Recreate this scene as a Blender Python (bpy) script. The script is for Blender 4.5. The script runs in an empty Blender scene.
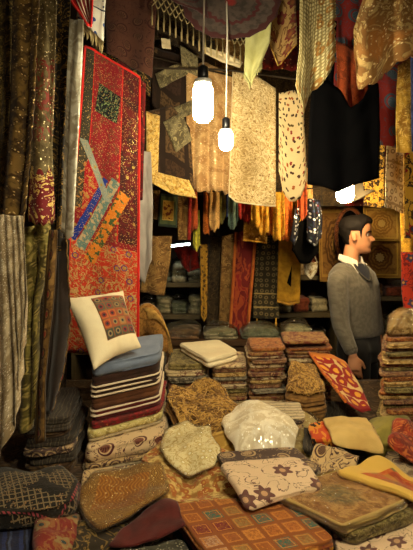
import bpy, math, random
from mathutils import Vector, Matrix, noise as mnoise
R_ = random.Random(11)
C = bpy.context.scene.collection
PI = math.pi
F = 560.0; HY = 240.0; CX = 206.5; CZ = 1.6
# ---------------------------------------------------------------- camera geometry helpers
def P(px, py, d):
    return Vector(((px - CX) / F * d, d, CZ - (py - HY) / F * d))
BS, B0 = 0.10, 0.45            # the display bench is a gently sloping plane z = B0 + BS*y
def bench(y): return B0 + BS * y
def onb(px, py, h):            # point of the heap, h above the bench
    d = (CZ - B0 - h) * F / (py - HY + BS * F)
    return ((px - CX) / F * d, d)
def wpd(pts):                  # (pixel column, depth) -> x, y
    return [((px - CX) / F * d, d) for px, d in pts]
def nz(x, y=0.0, z=0.0): return mnoise.noise(Vector((x, y, z)))
def srgb(v):
    v /= 255.0
    return v / 12.92 if v <= 0.04045 else ((v + 0.055) / 1.055) ** 2.4
def c(r, g, b): return (srgb(r), srgb(g), srgb(b), 1.0)

# ---------------------------------------------------------------- shader expressions
class E:
    def __init__(s, S, k): s.S, s.k = S, k
    def __add__(s, o): return s.S.m('ADD', s, o)
    def __radd__(s, o): return s.S.m('ADD', o, s)
    def __sub__(s, o): return s.S.m('SUBTRACT', s, o)
    def __rsub__(s, o): return s.S.m('SUBTRACT', o, s)
    def __mul__(s, o): return s.S.m('MULTIPLY', s, o)
    def __rmul__(s, o): return s.S.m('MULTIPLY', o, s)
    def __truediv__(s, o): return s.S.m('DIVIDE', s, o)
class Sh:
    def __init__(s, nt):
        s.nt = nt; s.N = nt.nodes; s.L = nt.links
        a = s.N.new('ShaderNodeUVMap'); a.uv_map = 'UVMap'
        b = s.N.new('ShaderNodeUVMap'); b.uv_map = 'Norm'
        s.uv = E(s, a.outputs[0]); s.nm = E(s, b.outputs[0])
        s.u, s.v, _ = s.sep(s.uv); s.nu, s.nv, _ = s.sep(s.nm)
        oi = s.N.new('ShaderNodeObjectInfo'); s.rnd = E(s, oi.outputs['Random'])
    def put(s, sock, v):
        if isinstance(v, E): s.L.new(v.k, sock)
        elif v is not None:
            try: sock.default_value = v
            except Exception: sock.default_value = v[:3]
    def m(s, op, a, b=None, c=None, clamp=False):
        n = s.N.new('ShaderNodeMath'); n.operation = op; n.use_clamp = clamp
        for i, v in enumerate((a, b, c)):
            if v is not None: s.put(n.inputs[i], v)
        return E(s, n.outputs[0])
    def sep(s, v):
        n = s.N.new('ShaderNodeSeparateXYZ'); s.put(n.inputs[0], v)
        return tuple(E(s, o) for o in n.outputs)
    def vec(s, x, y, z=0.0):
        n = s.N.new('ShaderNodeCombineXYZ')
        for i, v in enumerate((x, y, z)): s.put(n.inputs[i], v)
        return E(s, n.outputs[0])
    def vadd(s, a, b, op='ADD'):
        n = s.N.new('ShaderNodeVectorMath'); n.operation = op; s.put(n.inputs[0], a); s.put(n.inputs[1], b)
        return E(s, n.outputs[0])
    def noise(s, sc, det=2.0, vec=None, ro=0.55, dist=0.0, color=False):
        n = s.N.new('ShaderNodeTexNoise'); n.inputs['Scale'].default_value = sc
        n.inputs['Detail'].default_value = det; n.inputs['Roughness'].default_value = ro; n.inputs['Distortion'].default_value = dist
        s.put(n.inputs['Vector'], vec or s.uv)
        return E(s, n.outputs['Color' if color else 0])
    def voro(s, sc, feat='F1', vec=None, rand=1.0, two=False):
        n = s.N.new('ShaderNodeTexVoronoi'); n.feature = feat; n.voronoi_dimensions = '2D' if two else '3D'; n.inputs['Scale'].default_value = sc
        n.inputs['Randomness'].default_value = rand; s.put(n.inputs['Vector'], vec or s.uv)
        return E(s, n.outputs['Distance']), (E(s, n.outputs['Color']) if feat == 'F1' else None), (E(s, n.outputs['Position']) if feat == 'F1' else None)
    def less(s, a, b): return s.m('LESS_THAN', a, b)
    def more(s, a, b): return s.m('GREATER_THAN', a, b)
    def sin(s, a): return s.m('SINE', a)
    def abs(s, a): return s.m('ABSOLUTE', a)
    def floor(s, a): return s.m('FLOOR', a)
    def fr(s, a): return s.m('FRACT', a)
    def mn(s, a, b): return s.m('MINIMUM', a, b)
    def mx(s, a, b): return s.m('MAXIMUM', a, b)
    def ss(s, x, lo, hi):
        n = s.N.new('ShaderNodeMapRange'); n.interpolation_type = 'SMOOTHSTEP'
        s.put(n.inputs[0], x); n.inputs[1].default_value = lo; n.inputs[2].default_value = hi
        return E(s, n.outputs[0])
    def band(s, x, lo, hi): return s.more(x, lo) * s.less(x, hi)
    def mix(s, f, a, b, mode='MIX'):
        n = s.N.new('ShaderNodeMix'); n.data_type = 'RGBA'; n.blend_type = mode
        s.put(n.inputs['Factor'], f) if False else s.put(n.inputs[0], f)
        s.put(n.inputs[6], a); s.put(n.inputs[7], b)
        return E(s, n.outputs[2])
    def ramp(s, f, st, const=True):
        n = s.N.new('ShaderNodeValToRGB'); r = n.color_ramp; r.interpolation = 'CONSTANT' if const else 'LINEAR'
        while len(r.elements) < len(st): r.elements.new(0.5)
        for e, (p, col) in zip(r.elements, st): e.position = p; e.color = col
        s.put(n.inputs[0], f); return E(s, n.outputs[0])
    def white(s, v):
        n = s.N.new('ShaderNodeTexWhiteNoise'); n.noise_dimensions = '3D'; s.put(n.inputs['Vector'], v)
        return E(s, n.outputs['Value'])
    def wob(s, amp, sc):
        n = s.noise(sc, 2, color=True)
        n2 = s.vadd(n, (0.5, 0.5, 0.5), 'SUBTRACT'); n3 = s.vadd(n2, (amp, amp, amp), 'MULTIPLY')
        return s.vadd(s.uv, n3)
    def hsum(s, col, dv):              # brightness offset
        n = s.N.new('ShaderNodeHueSaturation'); s.put(n.inputs['Value'], dv); s.put(n.inputs['Color'], col)
        return E(s, n.outputs[0])
    # a field of motifs: r (in cell units), angle, random value per cell
    def motif(s, sc, rand=0.6):
        d, col, pos = s.voro(sc, 'F1', None, rand, True)
        q = s.vadd(s.uv, pos, 'SUBTRACT')
        x, y, _ = s.sep(q); rr, gg, bb = s.sep(col)
        a = s.m('ARCTAN2', y, x) + rr * 6.28
        return d, a, rr, gg

def mat(name, fn, rough=0.85, bump=0.25, glint=0.55, sheen=0.15, spec=0.25, var=0.35):
    m = bpy.data.materials.new(name); m.use_nodes = True
    nt = m.node_tree; bs = nt.nodes['Principled BSDF']; S = Sh(nt)
    r = fn(S)
    col, g, h = r if isinstance(r, tuple) and len(r) == 3 else (r, None, None)
    if var:
        w = S.noise(420, 1) * var + S.noise(9, 3) * (var * 0.8) + (1 - var * 0.9)
        col = S.hsum(col, w)
    S.put(bs.inputs['Base Color'], col)
    bs.inputs['Roughness'].default_value = rough
    bs.inputs['Specular IOR Level'].default_value = spec
    bs.inputs['Sheen Weight'].default_value = sheen
    if g is not None:
        S.put(bs.inputs['Metallic'], g * glint)
        S.put(bs.inputs['Roughness'], rough - g * (rough - 0.3))
    hh = S.noise(160, 3)
    if h is not None: hh = hh * 0.5 + h
    b = S.N.new('ShaderNodeBump'); b.inputs['Strength'].default_value = bump; b.inputs['Distance'].default_value = 0.004
    S.put(b.inputs['Height'], hh); S.L.new(b.outputs[0], bs.inputs['Normal'])
    return m
def plain(name, col, rough=0.85, spec=0.25, metal=0.0, bump=0.0, sc=60, var=0.0):
    def f(S): return col if not var else S.hsum(S.mix(0.0, col, col), S.noise(sc, 3) * var + (1 - var / 2))
    m = bpy.data.materials.new(name); m.use_nodes = True; nt = m.node_tree; bs = nt.nodes['Principled BSDF']; S = Sh(nt)
    tc = S.N.new('ShaderNodeTexCoord'); ob = E(S, tc.outputs['Object'])
    n = S.noise(sc, 4, vec=ob)
    S.put(bs.inputs['Base Color'], S.hsum(S.mix(0.0, col, col), n * (var or 0.2) + (1 - (var or 0.2) / 2)))
    bs.inputs['Roughness'].default_value = rough; bs.inputs['Specular IOR Level'].default_value = spec; bs.inputs['Metallic'].default_value = metal
    if bump:
        b = S.N.new('ShaderNodeBump'); b.inputs['Strength'].default_value = bump; b.inputs['Distance'].default_value = 0.004
        S.put(b.inputs['Height'], n); S.L.new(b.outputs[0], bs.inputs['Normal'])
    return m
# ---------------------------------------------------------------- textile patterns
def brocade(base, motif, hi, sc=22, glit=0.5, dens=0.5):
    def f(S):
        w = S.wob(0.03, 14)
        d, _, _ = S.voro(sc, 'F1', w)
        ring = S.ss(S.abs(S.sin(d * 16.0)), 0.55, 0.9)
        n = S.ss(S.noise(sc * 0.8, 4, dist=0.8), dens - 0.04, dens + 0.06)
        col = S.mix(n, base, motif)
        k = ring * S.ss(S.noise(sc * 1.7, 3), 0.42, 0.6)
        col = S.mix(k, col, hi)
        return col, k * glit, ring
    return f
def sequin(base, mid, hi, sc=90, amount=0.55, big=14):
    def f(S):
        d, col, _ = S.voro(sc); r, g, b = S.sep(col)
        sp = S.less(d, 0.33) * S.more(r, amount)
        b0 = S.mix(S.ss(S.noise(big, 4, dist=1.0), 0.42, 0.58), base, mid)
        return S.mix(sp, b0, hi), sp, sp
    return f
def floral(base, petal, core, leaf, sc=14, n=5, dens=0.2, rand=0.7, vw=0.035):
    def f(S):
        d, a, r1, r2 = S.motif(sc, rand)
        rad = S.sin(a * float(n)) * 0.07 + 0.26 + r1 * 0.08
        on = S.more(r2, dens)
        pet = S.less(d, rad) * on
        lf = S.less(S.abs(S.noise(sc * 1.1, 3, dist=1.6) - 0.5), vw)
        col = S.mix(lf, base, leaf)
        col = S.mix(pet, col, petal)
        ring = S.band(d, 0.12, 0.17) * on
        col = S.mix(ring, col, leaf)
        col = S.mix(S.less(d, 0.11) * on, col, core)
        return col, None, pet + lf
    return f
def paisley(base, dark, mid, sc=9, rand=0.55, dens=0.12, thin=1.0):
    def f(S):
        d, a, r1, r2 = S.motif(sc, rand)
        ca = S.m('COSINE', a)
        sh = d / (ca * 0.20 + 0.30 + S.sin(a * 2.0) * 0.05)
        on = S.more(r2, dens)
        col = S.mix(S.less(sh, 1.0) * on, base, dark)
        col = S.mix(S.less(sh, 0.80) * on, col, base)
        tex = S.ss(S.abs(S.sin(a * 6.0 + sh * 9.0)), 0.3, 0.6)
        col = S.mix(S.less(sh, 0.68) * on, col, mid)
        col = S.mix(S.less(sh, 0.62) * on * tex, col, dark)
        vine = S.less(S.abs(S.noise(sc * 1.3, 2, dist=2.0) - 0.5), 0.016 * thin) * S.more(sh, 1.25)
        col = S.mix(vine, col, dark)
        return col, None, None
    return f
def patchwork(cols, size, line, dens=0.5, gold=None):
    def f(S):
        x, y = S.u / size, S.v / size
        cell = S.vec(S.floor(x), S.floor(y))
        rr = S.white(cell)
        n = len(cols)
        col = S.ramp(rr, [(i / n, k) for i, k in enumerate(cols)])
        fx, fy = S.abs(S.fr(x) - 0.5), S.abs(S.fr(y) - 0.5)
        e = S.mx(fx, fy)
        inner = S.ss(S.noise(4.5 / size, 3, dist=2.0), 0.46, 0.56)
        col = S.mix(inner * 0.75, col, line)
        d3, _, _ = S.voro(7.0 / size)
        col = S.mix(S.less(d3, 0.20) * 0.8, col, gold or line)
        col = S.mix(S.more(e, 0.40), col, line)
        if gold: 
            k = S.band(e, 0.30, 0.34)
            col = S.mix(k, col, gold)
        return col, None, S.less(e, 0.4)
    return f
def stripes(st, period, axis='v', wob=0.002, tex=None):
    def f(S):
        x = (S.v if axis == 'v' else S.u) + (S.noise(18, 2) - 0.5) * (wob * 8)
        col = S.ramp(S.fr(x / period), st)
        k = S.ss(S.noise(60, 3, dist=1.0), 0.5, 0.62)
        col = S.mix(k * 0.35, col, tex or c(40, 25, 15))
        return col, None, None
    return f
def medallion(base, ring, core, edge, sc=20, asp=1.0):
    def f(S):
        x, y = S.nu - 0.5, (S.nv - 0.5) * asp
        r = S.m('SQRT', x * x + y * y)
        a = S.m('ARCTAN2', y, x)
        rw = r + S.sin(a * 10.0) * 0.012
        col = S.mix(S.ss(S.noise(sc, 4, dist=1.0), 0.5, 0.6) * 0.7, base, ring)
        k = S.ss(S.abs(S.sin(rw * 38.0)), 0.5, 0.85) * S.less(rw, 0.34)
        col = S.mix(k, col, ring)
        col = S.mix(S.less(rw, 0.10), col, core)
        e = S.mx(S.abs(x), S.abs(S.nv - 0.5))
        col = S.mix(S.band(e, 0.40, 0.435), col, edge)
        col = S.mix(S.more(e, 0.47), col, edge)
        return col, None, k
    return f
def lace(base, gap, sc=60, flower=None, fsc=12):
    def f(S):
        d, _, _ = S.voro(sc, 'DISTANCE_TO_EDGE', S.wob(0.012, 20))
        hole = S.ss(d, 0.08, 0.28)
        col = S.mix(hole, base, gap)
        if flower:
            dd, a, r1, r2 = S.motif(fsc, 0.5)
            k = S.less(dd, S.sin(a * 6.0) * 0.06 + 0.3)
            col = S.mix(k, col, flower)
            col = S.mix(S.band(dd, 0.14, 0.19), col, gap)
        return col, None, 1 - hole
    return f
def vine(base, line, dot, sc=10, glit=0.6):
    def f(S):
        n = S.noise(sc, 2, dist=2.4)
        ln = S.less(S.abs(S.fr(n * 5.0) - 0.5), 0.13)
        d, col, _ = S.voro(sc * 9); r, g, b = S.sep(col)
        dt = S.less(d, 0.3) * S.more(r, 0.72)
        cc = S.mix(ln, base, line)
        return S.mix(dt, cc, dot), S.mx(ln * glit * 0.5, dt * glit), ln
    return f
def ikat(base, m1, m2, sc=7):
    def f(S):
        v = S.vec(S.u * 2.4 + S.noise(50, 2) * 0.02, S.v, 0.0)
        n = S.noise(sc, 2, vec=v, dist=1.2)
        col = S.mix(S.more(n, 0.5), base, m1)
        col = S.mix(S.more(n, 0.60), col, m2)
        return col, None, None
    return f
def solid(col, c2=None, sc=14):
    def f(S):
        if c2: return S.mix(S.ss(S.noise(sc, 4), 0.35, 0.7), col, c2), None, None
        return S.mix(0.0, col, col), None, None
    return f
def film(name, tint=(0.96, 0.96, 0.93, 1), gl=0.09, bump=1.0, sc=30, fr=0.9):
    m = bpy.data.materials.new(name); m.use_nodes = True; nt = m.node_tree; nt.nodes.clear(); S = Sh(nt)
    o = nt.nodes.new('ShaderNodeOutputMaterial'); tr = nt.nodes.new('ShaderNodeBsdfTransparent'); tr.inputs[0].default_value = tint
    g = nt.nodes.new('ShaderNodeBsdfGlossy'); g.inputs['Roughness'].default_value = 0.12; g.inputs[0].default_value = (1, 1, 1, 1)
    lw = nt.nodes.new('ShaderNodeLayerWeight'); lw.inputs[0].default_value = 0.3
    mx = nt.nodes.new('ShaderNodeMixShader')
    n = S.voro(sc, 'F1', S.wob(0.06, 12))[0] + S.noise(sc * 1.6, 4, dist=1.5) * 0.9
    b = nt.nodes.new('ShaderNodeBump'); b.inputs['Strength'].default_value = bump; b.inputs['Distance'].default_value = 0.03
    S.put(b.inputs['Height'], n); nt.links.new(b.outputs[0], g.inputs['Normal'])
    f = E(S, lw.outputs['Fresnel']) * fr + gl
    S.put(mx.inputs[0], f); nt.links.new(tr.outputs[0], mx.inputs[1]); nt.links.new(g.outputs[0], mx.inputs[2]); nt.links.new(mx.outputs[0], o.inputs[0])
    return m
def emit(name, col, s):
    m = bpy.data.materials.new(name); m.use_nodes = True; nt = m.node_tree; nt.nodes.clear()
    o = nt.nodes.new('ShaderNodeOutputMaterial'); e = nt.nodes.new('ShaderNodeEmission'); e.inputs[0].default_value = col; e.inputs[1].default_value = s
    nt.links.new(e.outputs[0], o.inputs[0]); return m

# ---------------------------------------------------------------- mesh helpers
def mk(name, vs, fs, m, parent=None, uv=None, un=None, smooth=True, flip=False):
    vs = [Vector(v) for v in vs]
    lo = Vector((min(v.x for v in vs), min(v.y for v in vs), min(v.z for v in vs)))
    hi = Vector((max(v.x for v in vs), max(v.y for v in vs), max(v.z for v in vs)))
    og = Vector(((lo.x + hi.x) / 2, (lo.y + hi.y) / 2, lo.z))
    me = bpy.data.meshes.new(name)
    me.from_pydata([tuple(v - og) for v in vs], [], [tuple(f) for f in fs])
    for nm, dat in (('UVMap', uv), ('Norm', un)):
        if dat is None: dat = [(v.x, v.z + v.y) for v in vs] if nm == 'UVMap' else [((v.x - lo.x) / max(1e-4, hi.x - lo.x), (v.z - lo.z) / max(1e-4, hi.z - lo.z)) for v in vs]
        l = me.uv_layers.new(name=nm)
        for lp in me.loops: l.data[lp.index].uv = dat[lp.vertex_index]
    import bmesh
    bm = bmesh.new(); bm.from_mesh(me); bmesh.ops.recalc_face_normals(bm, faces=bm.faces); bm.to_mesh(me); bm.free()
    if smooth:
        me.polygons.foreach_set('use_smooth', [True] * len(me.polygons))
    me.materials.append(m)
    o = bpy.data.objects.new(name, me); C.objects.link(o)
    if parent is not None:
        o.parent = parent; o.location = og - worldloc(parent)
    else: o.location = og
    return o
def worldloc(o):
    v = Vector(o.location)
    while o.parent: o = o.parent; v += Vector(o.location)
    return v
def tag(o, label, cat, group=None, kind=None):
    o['label'] = label; o['category'] = cat
    if group: o['group'] = group
    if kind: o['kind'] = kind
    return o
def empty(name, loc):
    o = bpy.data.objects.new(name, None); C.objects.link(o); o.location = loc; o.empty_display_size = 0.05
    return o
class MB:
    def __init__(s): s.v, s.f = [], []
    def tube(s, pts, r, n=6, taper=None, cap=True):
        pts = [Vector(p) for p in pts]; b = len(s.v); m = len(pts)
        a = None
        for i, p in enumerate(pts):
            t = (pts[min(m - 1, i + 1)] - pts[max(0, i - 1)])
            t = t.normalized() if t.length > 1e-9 else Vector((0, 0, 1))
            if a is None: a = t.cross(Vector((0, 0, 1)) if abs(t.z) < 0.9 else Vector((1, 0, 0))).normalized()
            else:
                a = a - t * a.dot(t)
                a = a.normalized() if a.length > 1e-6 else t.cross(Vector((0, 1, 0))).normalized()
            q = t.cross(a)
            rr = (r[i] if isinstance(r, (list, tuple)) else r)
            for k in range(n):
                an = 2 * PI * k / n; s.v.append(p + a * math.cos(an) * rr + q * math.sin(an) * rr)
        for i in range(m - 1):
            for k in range(n):
                s.f.append((b + i * n + k, b + i * n + (k + 1) % n, b + (i + 1) * n + (k + 1) % n, b + (i + 1) * n + k))
        if cap: s.f.append(tuple(b + k for k in range(n))); s.f.append(tuple(b + (m - 1) * n + k for k in range(n)))
        return s
    def box(s, lo, hi):
        b = len(s.v)
        for z in (lo[2], hi[2]):
            for x, y in ((lo[0], lo[1]), (hi[0], lo[1]), (hi[0], hi[1]), (lo[0], hi[1])): s.v.append(Vector((x, y, z)))
        s.f += [tuple(b + i for i in q) for q in ((3, 2, 1, 0), (4, 5, 6, 7), (0, 1, 5, 4), (1, 2, 6, 5), (2, 3, 7, 6), (3, 0, 4, 7))]
        return s
    def loft(s, rings):                # closed rings of equal count, capped
        b = len(s.v); n = len(rings[0])
        for r in rings: s.v += [Vector(p) for p in r]
        for i in range(len(rings) - 1):
            for k in range(n): s.f.append((b + i * n + k, b + i * n + (k + 1) % n, b + (i + 1) * n + (k + 1) % n, b + (i + 1) * n + k))
        s.f.append(tuple(b + k for k in range(n))); s.f.append(tuple(b + (len(rings) - 1) * n + k for k in range(n)))
        return s
    def lathe(s, prof, o, n=16):
        return s.loft([[Vector((o[0] + r * math.cos(2 * PI * k / n), o[1] + r * math.sin(2 * PI * k / n), o[2] + z)) for k in range(n)] for r, z in prof])
    def go(s, name, m, parent=None, smooth=True): return mk(name, s.v, s.f, m, parent, smooth=smooth)

def poly(pts, t):
    if len(pts) == 1: return pts[0]
    ls = [math.dist(pts[i], pts[i + 1]) for i in range(len(pts) - 1)]; tot = sum(ls) or 1; s = t * tot
    for i, l in enumerate(ls):
        if s <= l or i == len(ls) - 1:
            k = s / l if l else 0
            return tuple(a + (b - a) * k for a, b in zip(pts[i], pts[i + 1]))
        s -= l

def sheet(name, T, B, d, m, L=None, R=None, folds=3.0, amp=0.015, wr=0.006, th=0.004, scal=None, scalL=None, scalR=None, parent=None,
          fringe=None, edges=(), seed=None, tb=0.0, ph=None, res=0.014, label=None, cat=None, group=None, swing=0.3):
    """a hanging cloth: Coons patch between four edge lines given in the photo's frame at real depths d"""
    sd = R_.random() * 50 if seed is None else seed
    ph = sd if ph is None else ph
    if not isinstance(d, (tuple, list)): d = (d, d, d, d)
    L = L or [T[0], B[0]]; Rr = R or [T[-1], B[-1]]
    W = math.dist(T[0], T[-1]) / F * d[0]; W = max(W, math.dist(B[0], B[-1]) / F * d[0])
    Hh = max(math.dist(T[0], B[0]), math.dist(T[-1], B[-1])) / F * d[0]
    nu = int(min(60, max(10, W / res, folds * 10))); nv = int(min(70, max(10, Hh / (res * 1.5))))
    def px(u, v):
        t, b, l, r = poly(T, u), poly(B, u), poly(L, v), poly(Rr, v)
        q = []
        for i in (0, 1):
            bl = (T[0][i] * (1 - u) + T[-1][i] * u) * (1 - v) + (B[0][i] * (1 - u) + B[-1][i] * u) * v
            q.append(t[i] * (1 - v) + b[i] * v + l[i] * (1 - u) + r[i] * u - bl)
        return q
    def pt(u, v):
        x, y = px(u, v)
        dd = (d[0] * (1 - u) + d[1] * u) * (1 - v) + (d[2] * (1 - u) + d[3] * u) * v
        p = P(x, y, dd)
        if scal and v > 0.9: p.z -= scal[1] * abs(math.sin(PI * scal[0] * u)) * (v - 0.9) * 10
        if scalL and u < 0.12: p.x -= scalL[1] * abs(math.sin(PI * scalL[0] * v)) * (0.12 - u) / 0.12
        if scalR and u > 0.88: p.x += scalR[1] * abs(math.sin(PI * scalR[0] * v)) * (u - 0.88) / 0.12
        env = 0.35 + 0.65 * v if tb == 0 else 1 - tb * v
        fo = math.sin(2 * PI * folds * u + ph + swing * math.sin(3 * v + sd) * 2 + 0.8 * nz(u * 2 + sd, v * 1.5))
        p.y += amp * env * fo + wr * nz(u * 7 + sd, v * 9, sd) + wr * 2 * nz(u * 2.3, v * 2.7 + sd, 3.3)
        p.x += amp * 0.35 * env * math.cos(2 * PI * folds * u + ph)* (1 if 0.05 < u < 0.95 else 0)
        p.z += wr * 0.5 * nz(u * 5, sd, v * 4)
        return p
    g = [[pt(i / nu, j / nv) for i in range(nu + 1)] for j in range(nv + 1)]
    vs, uv, un = [], [], []
    for s in (0, 1):
        for j in range(nv + 1):
            for i in range(nu + 1):
                vs.append(g[j][i] + Vector((0, th * s, 0))); uv.append((i / nu * W + sd, j / nv * Hh + sd)); un.append((i / nu, j / nv))
    n = nu + 1; K = n * (nv + 1); fs = []
    for j in range(nv):
        for i in range(nu):
            a = j * n + i
            fs.append((a, a + n, a + n + 1, a + 1)); fs.append((K + a, K + a + 1, K + a + n + 1, K + a + n))
    bd = [(0, i) for i in range(n)] + [(j, nu) for j in range(1, nv + 1)] + [(nv, i) for i in range(nu - 1, -1, -1)] + [(j, 0) for j in range(nv - 1, 0, -1)]
    bi = [j * n + i for j, i in bd]
    for k in range(len(bi)):
        a, b = bi[k], bi[(k + 1) % len(bi)]; fs.append((a, b, K + b, K + a))
    o = mk(name, vs, fs, m, parent, uv, un)
    if label: tag(o, label, cat, group)
    for e in edges:
        side, r, mm, nm = e
        pts = {'L': [g[j][0] for j in range(nv + 1)], 'R': [g[j][nu] for j in range(nv + 1)], 'T': g[0], 'B': g[nv]}[side]
        pts = [p + Vector((0, -r * 0.4, 0)) for p in pts]
        MB().tube(pts, r, 6).go(nm, mm, o)
    if fringe:
        ln, cnt, mm, wd = fringe
        b = MB(); rr = random.Random(int(sd * 100))
        for k in range(cnt):
            u = (k + 0.5) / cnt * nu; i = int(u); p = g[nv][i].lerp(g[nv][min(nu, i + 1)], u - i)
            l = ln * (0.8 + 0.35 * rr.random()); dx = (rr.random() - 0.5) * ln * 0.3; dy = (rr.random() - 0.5) * ln * 0.3
            b.tube([p + Vector((0, 0.002, 0.004)), p + Vector((dx * 0.3, dy * 0.3, -l * 0.5)), p + Vector((dx, dy, -l))], [wd * 0.8, wd, wd * 0.5], 4)
        b.go('fringe', mm, o)
    return o
def H(name, label, cat, T, B, d, m, **k): return sheet(name, T, B, d, m, label=label, cat=cat, **k)

def chaikin(p, it=2, w=0.16):
    for _ in range(it):
        q = []
        for i in range(len(p)):
            a, b = p[i], p[(i + 1) % len(p)]
            q.append((a[0] + (b[0] - a[0]) * w, a[1] + (b[1] - a[1]) * w)); q.append((a[0] + (b[0] - a[0]) * (1 - w), a[1] + (b[1] - a[1]) * (1 - w)))
        p = q
    return p
import numpy as np
HX0, HY0, HR = -1.5, 1.2, 0.01
NX, NY = 370, 260
_ys = HY0 + HR * np.arange(NY)
HF = np.repeat((B0 + BS * _ys)[:, None], NX, 1)          # height of the heap so far
LAST = [None]
def field(w, k, rad, lim=9.0):
    """what a cloth laid over outline w rests on: the heap below, bridged with slopes no steeper than k"""
    m = rad + 0.06
    i0 = max(0, int((min(p[0] for p in w) - m - HX0) / HR)); i1 = min(NX, int((max(p[0] for p in w) + m - HX0) / HR) + 2)
    j0 = max(0, int((min(p[1] for p in w) - m - HY0) / HR)); j1 = min(NY, int((max(p[1] for p in w) + m - HY0) / HR) + 2)
    H_ = np.minimum(HF[j0:j1, i0:i1], (B0 + BS * _ys[j0:j1] + lim)[:, None]); E_ = H_.copy()
    for it in range(int(rad / HR)):
        Pd = np.pad(E_, 1, mode='edge'); st = k * HR if it else 0.0
        for dj in (0, 1, 2):
            for di in (0, 1, 2):
                if dj == 1 and di == 1: continue
                E_ = np.maximum(E_, Pd[dj:dj + E_.shape[0], di:di + E_.shape[1]] - st * (1.0 if dj == 1 or di == 1 else 1.414))
    for it in range(3):
        Pd = np.pad(E_, 1, mode='edge')
        E_ = np.maximum(H_, sum(Pd[dj:dj + E_.shape[0], di:di + E_.shape[1]] for dj in (0, 1, 2) for di in (0, 1, 2)) / 9)
    return (E_, i0, j0)
def inside(loop, cx, cy, i0, j0, sh):
    an = np.array([math.atan2(y - cy, x - cx) for x, y in loop]); rd = np.array([math.dist(p, (cx, cy)) for p in loop])
    o = np.argsort(an); an = an[o]; rd = rd[o]
    an = np.concatenate([[an[-1] - 2 * PI], an, [an[0] + 2 * PI]]); rd = np.concatenate([[rd[-1]], rd, [rd[0]]])
    jj, ii = np.mgrid[0:sh[0], 0:sh[1]]
    X = HX0 + (ii + i0) * HR - cx; Y = HY0 + (jj + j0) * HR - cy
    rr_ = np.interp(np.arctan2(Y, X), an, rd)
    return np.hypot(X, Y) / rr_, rr_
def flat_field(loop, cx, cy, lim=9.0, pc=99):
    """support of a flat-lying cloth: the highest thing below it"""
    m = 0.06
    i0 = max(0, int((min(p[0] for p in loop) - m - HX0) / HR)); i1 = min(NX, int((max(p[0] for p in loop) + m - HX0) / HR) + 2)
    j0 = max(0, int((min(p[1] for p in loop) - m - HY0) / HR)); j1 = min(NY, int((max(p[1] for p in loop) + m - HY0) / HR) + 2)
    pl = (B0 + BS * _ys[j0:j1])[:, None]
    rel = HF[j0:j1, i0:i1] - pl
    q, _ = inside(loop, cx, cy, i0, j0, rel.shape)
    lv = min(lim, float(np.percentile(rel[q <= 1.0], pc)))
    return (np.repeat(pl + lv, i1 - i0, 1), i0, j0)
def fz(fd, x, y):
    E_, i0, j0 = fd
    u = min(max((x - HX0) / HR - i0, 0), E_.shape[1] - 1.001); v = min(max((y - HY0) / HR - j0, 0), E_.shape[0] - 1.001)
    i, j = int(u), int(v); u -= i; v -= j
    return float((E_[j, i] * (1 - u) + E_[j, i + 1] * u) * (1 - v) + (E_[j + 1, i] * (1 - u) + E_[j + 1, i + 1] * u) * v)
def stamp(fd, loop, cx, cy, t, dome, mg):
    E_, i0, j0 = fd
    q, rr_ = inside(loop, cx, cy, i0, j0, E_.shape)
    top = E_ + t + dome * np.clip(1 - q * q, 0, 1) + mg
    sub = HF[j0:j0 + E_.shape[0], i0:i0 + E_.shape[1]]
    sub[...] = np.where(q <= 1.0 + 0.010 / rr_, np.maximum(sub, top), sub)
def heap(x, y): return fz((HF, 0, 0), x, y)
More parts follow.
